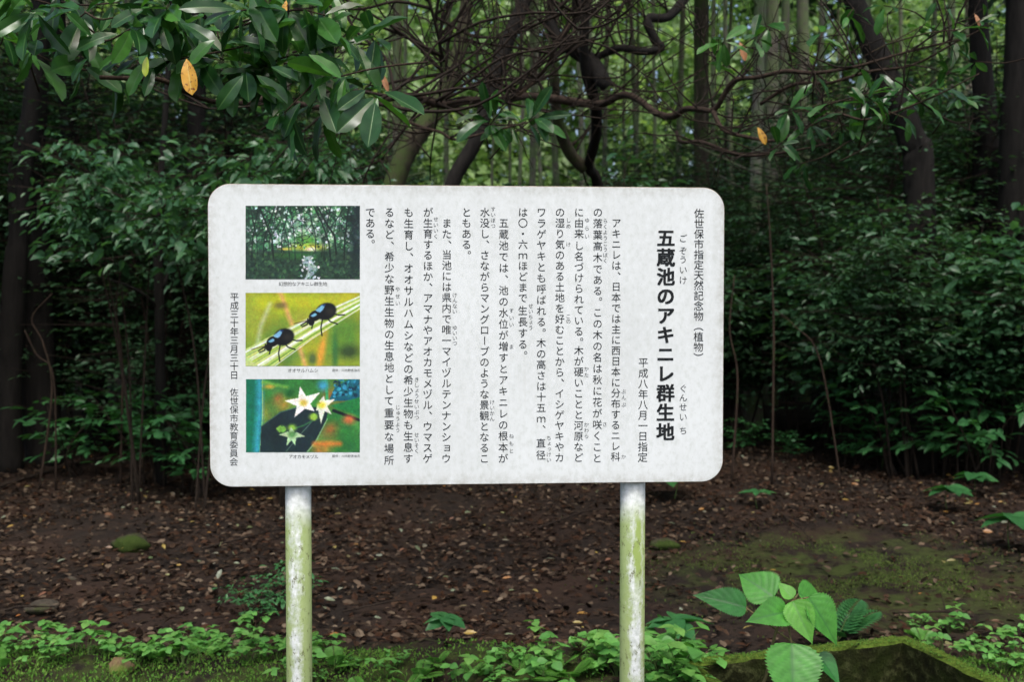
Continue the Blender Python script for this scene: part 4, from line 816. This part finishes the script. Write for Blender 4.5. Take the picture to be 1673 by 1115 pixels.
def subdiv(r, z, jit):
    out = []
    for q in range(4):
        a, b = np.array(r[q]), np.array(r[(q + 1) % 4])
        for k in range(24): c_ = a + (b - a) * k / 24; out.append((*(c_ + g.normal(0, jit, 2)), z + g.normal(0, jit)))
    return out
prof = [(th, -.1), (th, .12), (th, .255), (th - .014, .268), (.014, .268), (0, .255), (0, .12), (0, -.1)]
for off, z in prof: V += subdiv(ring(off), z, .0025)
m_ = 96; F = [(s * m_ + k, (s + 1) * m_ + k, (s + 1) * m_ + (k + 1) % m_, s * m_ + (k + 1) % m_) for s in range(7) for k in range(m_)]
mb.add(V, np.array(F)); fr = empty('concrete_frame', (1.47, 3.7, 0), 0, 'low moss covered concrete frame at the lower right behind the toothed plant', 'concrete frame'); mb.V = [np.concatenate(mb.V) - [1.47, 3.7, 0]]
mb.obj('kerb_ring', m_con, fr)
mb = MB(); q = []
for a, b, n in (((0, 0), kl * 0.85, 1500), ((0, 0), kr * 1.3, 1900)):
    t = g.random(n); off = g.uniform(.004, th - .004, n); side = (-kr if b is not None and n == 1500 else -kl)
    q.append(np.stack([t * b[0] + side[0] * off, t * b[1] + side[1] * off, np.full(n, .266)], -1))
q = np.concatenate(q); n = len(q); leaf_batch(mb, CARD, q, g.normal(0, .6, (n, 3)) + [0, 0, 1], g.normal(0, 1, (n, 3)), g.uniform(.004, .009, n), .9); mb.obj('moss_cover', MOSS, fr)

# ---------------------------------------------------------------- toothed broad leaved plant beside the right post
pb = Vector((.845, 2.96, 0)); net = empty('toothed_plant', pb, 0, 'bright green plant with large toothed leaves right of the flaking post', 'plant')
mb = MB(); top = at(1296, 982, 2.9) - pb
tube(mb, [(0, 0, -.05), at(1249, 1150, 2.95) - pb, at(1253, 1100, 2.94) - pb, at(1268, 1032, 2.92) - pb, at(1284, 1000, 2.91) - pb, top], [.006, .005, .0045, .004, .0035, .003], 8, 5)
tube(mb, [at(1268, 1032, 2.92) - pb, at(1310, 1060, 2.9) - pb, at(1340, 1085, 2.9) - pb], [.003, .0025, .002], 6, 4)
mb.obj('stem', STEM, net, True)
NL = [  # base px, tip px, depth at base and tip, half width ratio, material, normal hint
 ((1219, 994), (1135, 969), 2.93, 2.92, .72, G_NETD, (.15, -.75, .55)), ((1264, 977), (1206, 934), 2.95, 3.03, 1.25, G_NET, (-.2, -.9, .8)), ((1294, 979), (1272, 950), 2.9, 2.93, 1.0, G_NETY, (.1, -1, .5)),
 ((1304, 971), (1362, 996), 2.95, 3.0, 1.0, G_NET, (.4, -.7, .9)), ((1288, 1000), (1224, 1012), 2.88, 2.80, .8, G_NET, (.1, -.9, .75)), ((1295, 983), (1329, 1052), 2.87, 2.80, .92, G_NETY, (-.15, -1, .55)),
 ((1321, 977), (1376, 1055), 2.88, 2.85, .95, G_NET, (.45, -.9, .45)), ((1293, 1052), (1299, 1172), 2.84, 2.72, 1.05, G_NET, (0, -1, .6)), ((1335, 1070), (1378, 1120), 2.9, 2.86, .9, G_NETD, (.5, -.8, .7))]
NETL = leaf_grid(ovate, 88, 8, .14, .14, .13, .012)
pet = MB()
for (bx, by), (tx, ty), d0, d1, wr, mt, nh in NL:
    a, b = np.array(at(bx, by, d0) - pb), np.array(at(tx, ty, d1) - pb); mb = MB(); leaf_batch(mb, NETL, [a], [b - a], [nh], [np.linalg.norm(b - a)], [wr]); mb.obj('leaf', mt, net, True)
for (a, b) in (((1219, 994, 2.93), (1268, 1030, 2.92)), ((1264, 977, 2.95), (1290, 990, 2.91)), ((1304, 971, 2.95), (1296, 983, 2.91)), ((1288, 1000, 2.88), (1284, 1000, 2.91)), ((1293, 1052, 2.84), (1284, 1003, 2.91)), ((1321, 977, 2.88), (1297, 982, 2.9))):
    tube(pet, [at(*a) - pb, at(*b) - pb], [.0022, .0028], 6, 1)
pet.obj('leaf_stalks', STEM, net, True)

# ---------------------------------------------------------------- small plants
def small_plant(name, x, y, z, kind, s, label, group, g, cat='plant'):
    o = empty(name, (x, y, z), g.uniform(0, 6.28), label, cat, group); o.scale = (s, s, s)
    put('stems', kind[0], o); put('leaves', kind[1], o); return o
def weed_kind(g, n, h, leaf, mat, three=True):
    sm, lm = MB(), MB(); P, D, Nn, S = [], [], [], []
    for _ in range(n):
        a = g.uniform(0, 6.28); r = h * g.uniform(.15, .9); t = np.array([r * math.cos(a), r * math.sin(a), h * g.uniform(.45, 1)]); tube(sm, [(0, 0, -.03), t * [.4, .4, .6], t], [.0018, .0014, .001], 4, 3)
        ph = g.uniform(0, 6.28)
        for k in range(3 if three else 2):
            b = ph + k * 2.1; P.append(t); D.append((math.cos(b), math.sin(b), g.uniform(-.25, .15))); Nn.append((g.normal(0, .25), g.normal(-.2, .25), 1)); S.append(leaf * g.uniform(.7, 1.15))
    leaf_batch(lm, WEED, P, D, Nn, S, 1.15); a, b = sm.mesh('stems', True), lm.mesh('leaves', True); a.materials.append(WEEDSTEM); b.materials.append(mat); return a, b
def fern_kind(g, n, L, mat):
    sm, lm = MB(), MB(); P, D, Nn, S = [], [], [], []
    for _ in range(n):
        a = g.uniform(0, 6.28); e = np.array([math.cos(a), math.sin(a), 0]); el = g.uniform(.5, 1.2)
        pts = [e * L * t * math.cos(el) + np.array([0, 0, L * (t * math.sin(el) - .35 * t * t)]) for t in np.linspace(0, 1, 16)]; tube(sm, pts[::3], np.linspace(.002, .0006, 6), 4, 1)
        s = np.cross(e, [0, 0, 1])
        for k in range(3, 16):
            t = k / 15; tg = nrm(pts[k] - pts[k - 1])
            for sg in (1, -1):
                P.append(pts[k]); D.append(s * sg + tg * .45); Nn.append(np.cross(s, tg) * np.sign(np.cross(s, tg)[2])); S.append(L * .30 * math.sin(math.pi * (.12 + .86 * t)) ** .8 + .004)
    leaf_batch(lm, CARD, P, D, Nn, S, .62); a, b = sm.mesh('stems', True), lm.mesh('leaves'); a.materials.append(WEEDSTEM); b.materials.append(mat); return a, b
def rosette_kind(g, n, L, mat):
    sm, lm = MB(), MB(); t = np.array([0, 0, L * .9]); tube(sm, [(0, 0, -.03), (g.normal(0, .02), g.normal(0, .02), L * .5), t], [.003, .0025, .002], 5, 3)
    P = [t * (1 - .12 * (k // 4)) for k in range(n)]; D = [(math.cos(k * 1.7), math.sin(k * 1.7), g.uniform(-.2, .25)) for k in range(n)]
    leaf_batch(lm, WEED, P, D, [(g.normal(0, .2), g.normal(-.15, .2), 1) for _ in range(n)], L * g.uniform(.7, 1.1, n), .9); a, b = sm.mesh('stems', True), lm.mesh('leaves', True); a.materials.append(WEEDSTEM); b.materials.append(mat); return a, b
g = np.random.default_rng(91)
WK = [weed_kind(g, 9, .13, .048, G_WEED), weed_kind(g, 12, .10, .038, G_WEED), weed_kind(g, 7, .16, .055, G_WEED), weed_kind(g, 14, .08, .028, G_WEED, False)]
FK = [fern_kind(g, 6, .19, G_FERN), fern_kind(g, 5, .15, G_FERN)]
RK = [rosette_kind(g, 7, .14, G_SEED), rosette_kind(g, 9, .17, G_SEED)]
k = 0
for xpx in np.arange(-30, 1710, 12.5):
    gaps = ((420 < xpx < 470), (1160 < xpx < 1470))
    if xpx > 1160 and xpx < 1480 : continue
    yb = {0: 1062, 1: 1085, 2: 1110}[k % 3] + g.normal(0, 6)
    if xpx < 460: yb = 1058 + g.normal(0, 9) if k % 3 < 2 else 1075 + g.normal(0, 8)
    yb += 8
    if 560 < xpx < 900: yb += 22
    if 540 < xpx < 800 and k % 2: k += 1; continue
    if xpx > 1480: yb = 1010 + 1.0 * (g.uniform(0, 95)) + max(0, (1560 - xpx) * .1)
    if 100 < xpx < 230 and k % 2: k += 1; continue
    p = gpt(xpx + g.normal(0, 5), yb); q = int(g.integers(4)); k += 1
    if g.random() < .16 or (560 < xpx < 1000 and g.random() < .25): small_plant('fern', p.x, p.y, p.z, FK[k % 2], g.uniform(.6, .95), 'small light green fern in the front strip of weeds', 'small ferns in the front strip', g, 'fern')
    else: small_plant('weed', p.x, p.y, p.z, WK[q], g.uniform(.5, .95), 'low green weed with rounded leaves in the front strip', 'low weeds along the front bank', g)
p = gpt(1385, 1068); small_plant('fern', p.x, p.y + .15, p.z, fern_kind(g, 6, .32, G_SEED), 1.0, 'large dull green fern just right of the toothed plant', None, g, 'fern')
for q in range(6):
    p = at(1068 + q * 18 + g.normal(0, 4), 1112, 3.46 + g.uniform(.04, .22)); small_plant('weed', p.x, p.y, float(gz(p.x, p.y)), WK[q % 4], g.uniform(.8, 1.15), 'low green weed with rounded leaves in the front strip', 'low weeds along the front bank', g)
for q in range(6):
    x_, y_ = .50 + (q % 4) * .035 + g.normal(0, .015), 3.33 + (q // 4) * .1 + g.normal(0, .02); small_plant('weed', x_, y_, float(gz(x_, y_)), WK[q % 4], g.uniform(.9, 1.2), 'low green weed with rounded leaves in the front strip', 'low weeds along the front bank', g)
p = Vector((.60, 3.27, 0)); small_plant('fern', p.x, p.y, float(gz(p.x, p.y)), FK[0], 1.3, 'light green fern at the bottom edge right of the flaking post', None, g, 'fern')
SEEDS = [(1440, 760, 1, 1.3, 'seedling with a whorl of leaves below the right lower corner of the board'), (1588, 765, 0, 1.6, 'dull broad seedling near the right edge, upper one of two'), (1592, 800, 1, 1.1, 'small seedling near the right edge, lower one of two'), (1548, 828, 1, 1.2, 'seedling with upright narrow leaves in the litter at the right'),
 (1238, 822, 0, 1.0, 'small seedling in the litter under the right lower corner of the board'), (1650, 890, 1, 1.4, 'blue green seedling at the right edge in the litter'), (1275, 640, 1, 1.2, 'seedling with two leaf whorls right of the middle of the board'), (1100, 808, 1, 1.5, 'leafy seedling directly behind the top of the flaking post'), (726, 1045, 0, .9, 'tiny upright seedling in the middle of the front litter'),
 (1100, 1062, 1, 1.0, 'dark green seedling right beside the flaking post'), (1560, 640, 1, 1.5, 'seedling under the broad leaved shrubs at the right')]
for x, y, q, s, lab in SEEDS:
    p = gpt(x, y + 8); small_plant('seedling', p.x, p.y, p.z, RK[q], s, lab, None, g)
for x, y, d, s, lab in ((130, 660, 9.0, 1.5, 'low leafy bush at the foot of the bending trunk'), (245, 690, 8.4, 1.7, 'low leafy bush under the forked tree'), (315, 700, 8.0, 1.5, 'low leafy bush touching the left edge of the board'), (415, 1040, 4.7, .36, 'dark low bush in the litter left of the pale green post'), (465, 1030, 4.9, .42, 'small dark low bush directly behind the pale green post'), (1400, 600, 9.6, 1.2, 'low bush between the bare sapling and the shrubs at the right'), (1480, 650, 9.0, 1.9, 'low bush with reaching sprays at the right'), (1290, 700, 9.8, .6, 'low bush on the dark floor right of the board'), (1590, 640, 8.8, 1.8, 'low bush at the foot of the shrubs by the right edge'), (1215, 690, 10.2, .8, 'low bush beside the right edge of the board')):
    p = at(x, y, d); p.z = float(gz(p.x, p.y)); make_shrub(LOWB[int(d * 10) % 2], 'low_bush', p, s, g.uniform(0, 6.28), lab, 'bush')
# bare saplings
for pts, wd, lab in (([(1262, 690), (1264, 560), (1262, 470), (1258, 385), (1252, 300)], 5, 'bare upright sapling stem right of the board'), ([(1378, 690), (1340, 590), (1300, 535), (1265, 505)], 4, 'bare slanting sapling stem leaning on the upright one'), ([(62, 740), (85, 640), (70, 560), (52, 520), (85, 480)], 5, 'pale winding vine climbing in front of the left trunks'), ([(90, 700), (88, 620), (60, 580), (40, 540)], 4, 'thin vine crossing the left trunks low down'), ([(195, 700), (200, 600), (190, 500), (205, 400)], 5, 'bare thin stem between the bending trunk and the forked tree'), ([(1195, 700), (1205, 620), (1192, 540), (1200, 450)], 5, 'bare thin stem touching the right edge of the board')):
    d = 8.2; P = [at(x, y, d) for x, y in pts]; b0 = Vector((P[0].x, P[0].y, float(gz(P[0].x, P[0].y)) - .03)); e = empty('bare_stem', b0, 0, lab, 'sapling'); mb = MB(); tube(mb, [(0, 0, 0)] + [p - b0 for p in P[1:]], np.linspace(wd * .85, wd * .35, len(P)) / FPX * d / 2, 6, 5, .05); mb.obj('stem', B_TWIST, e, True)
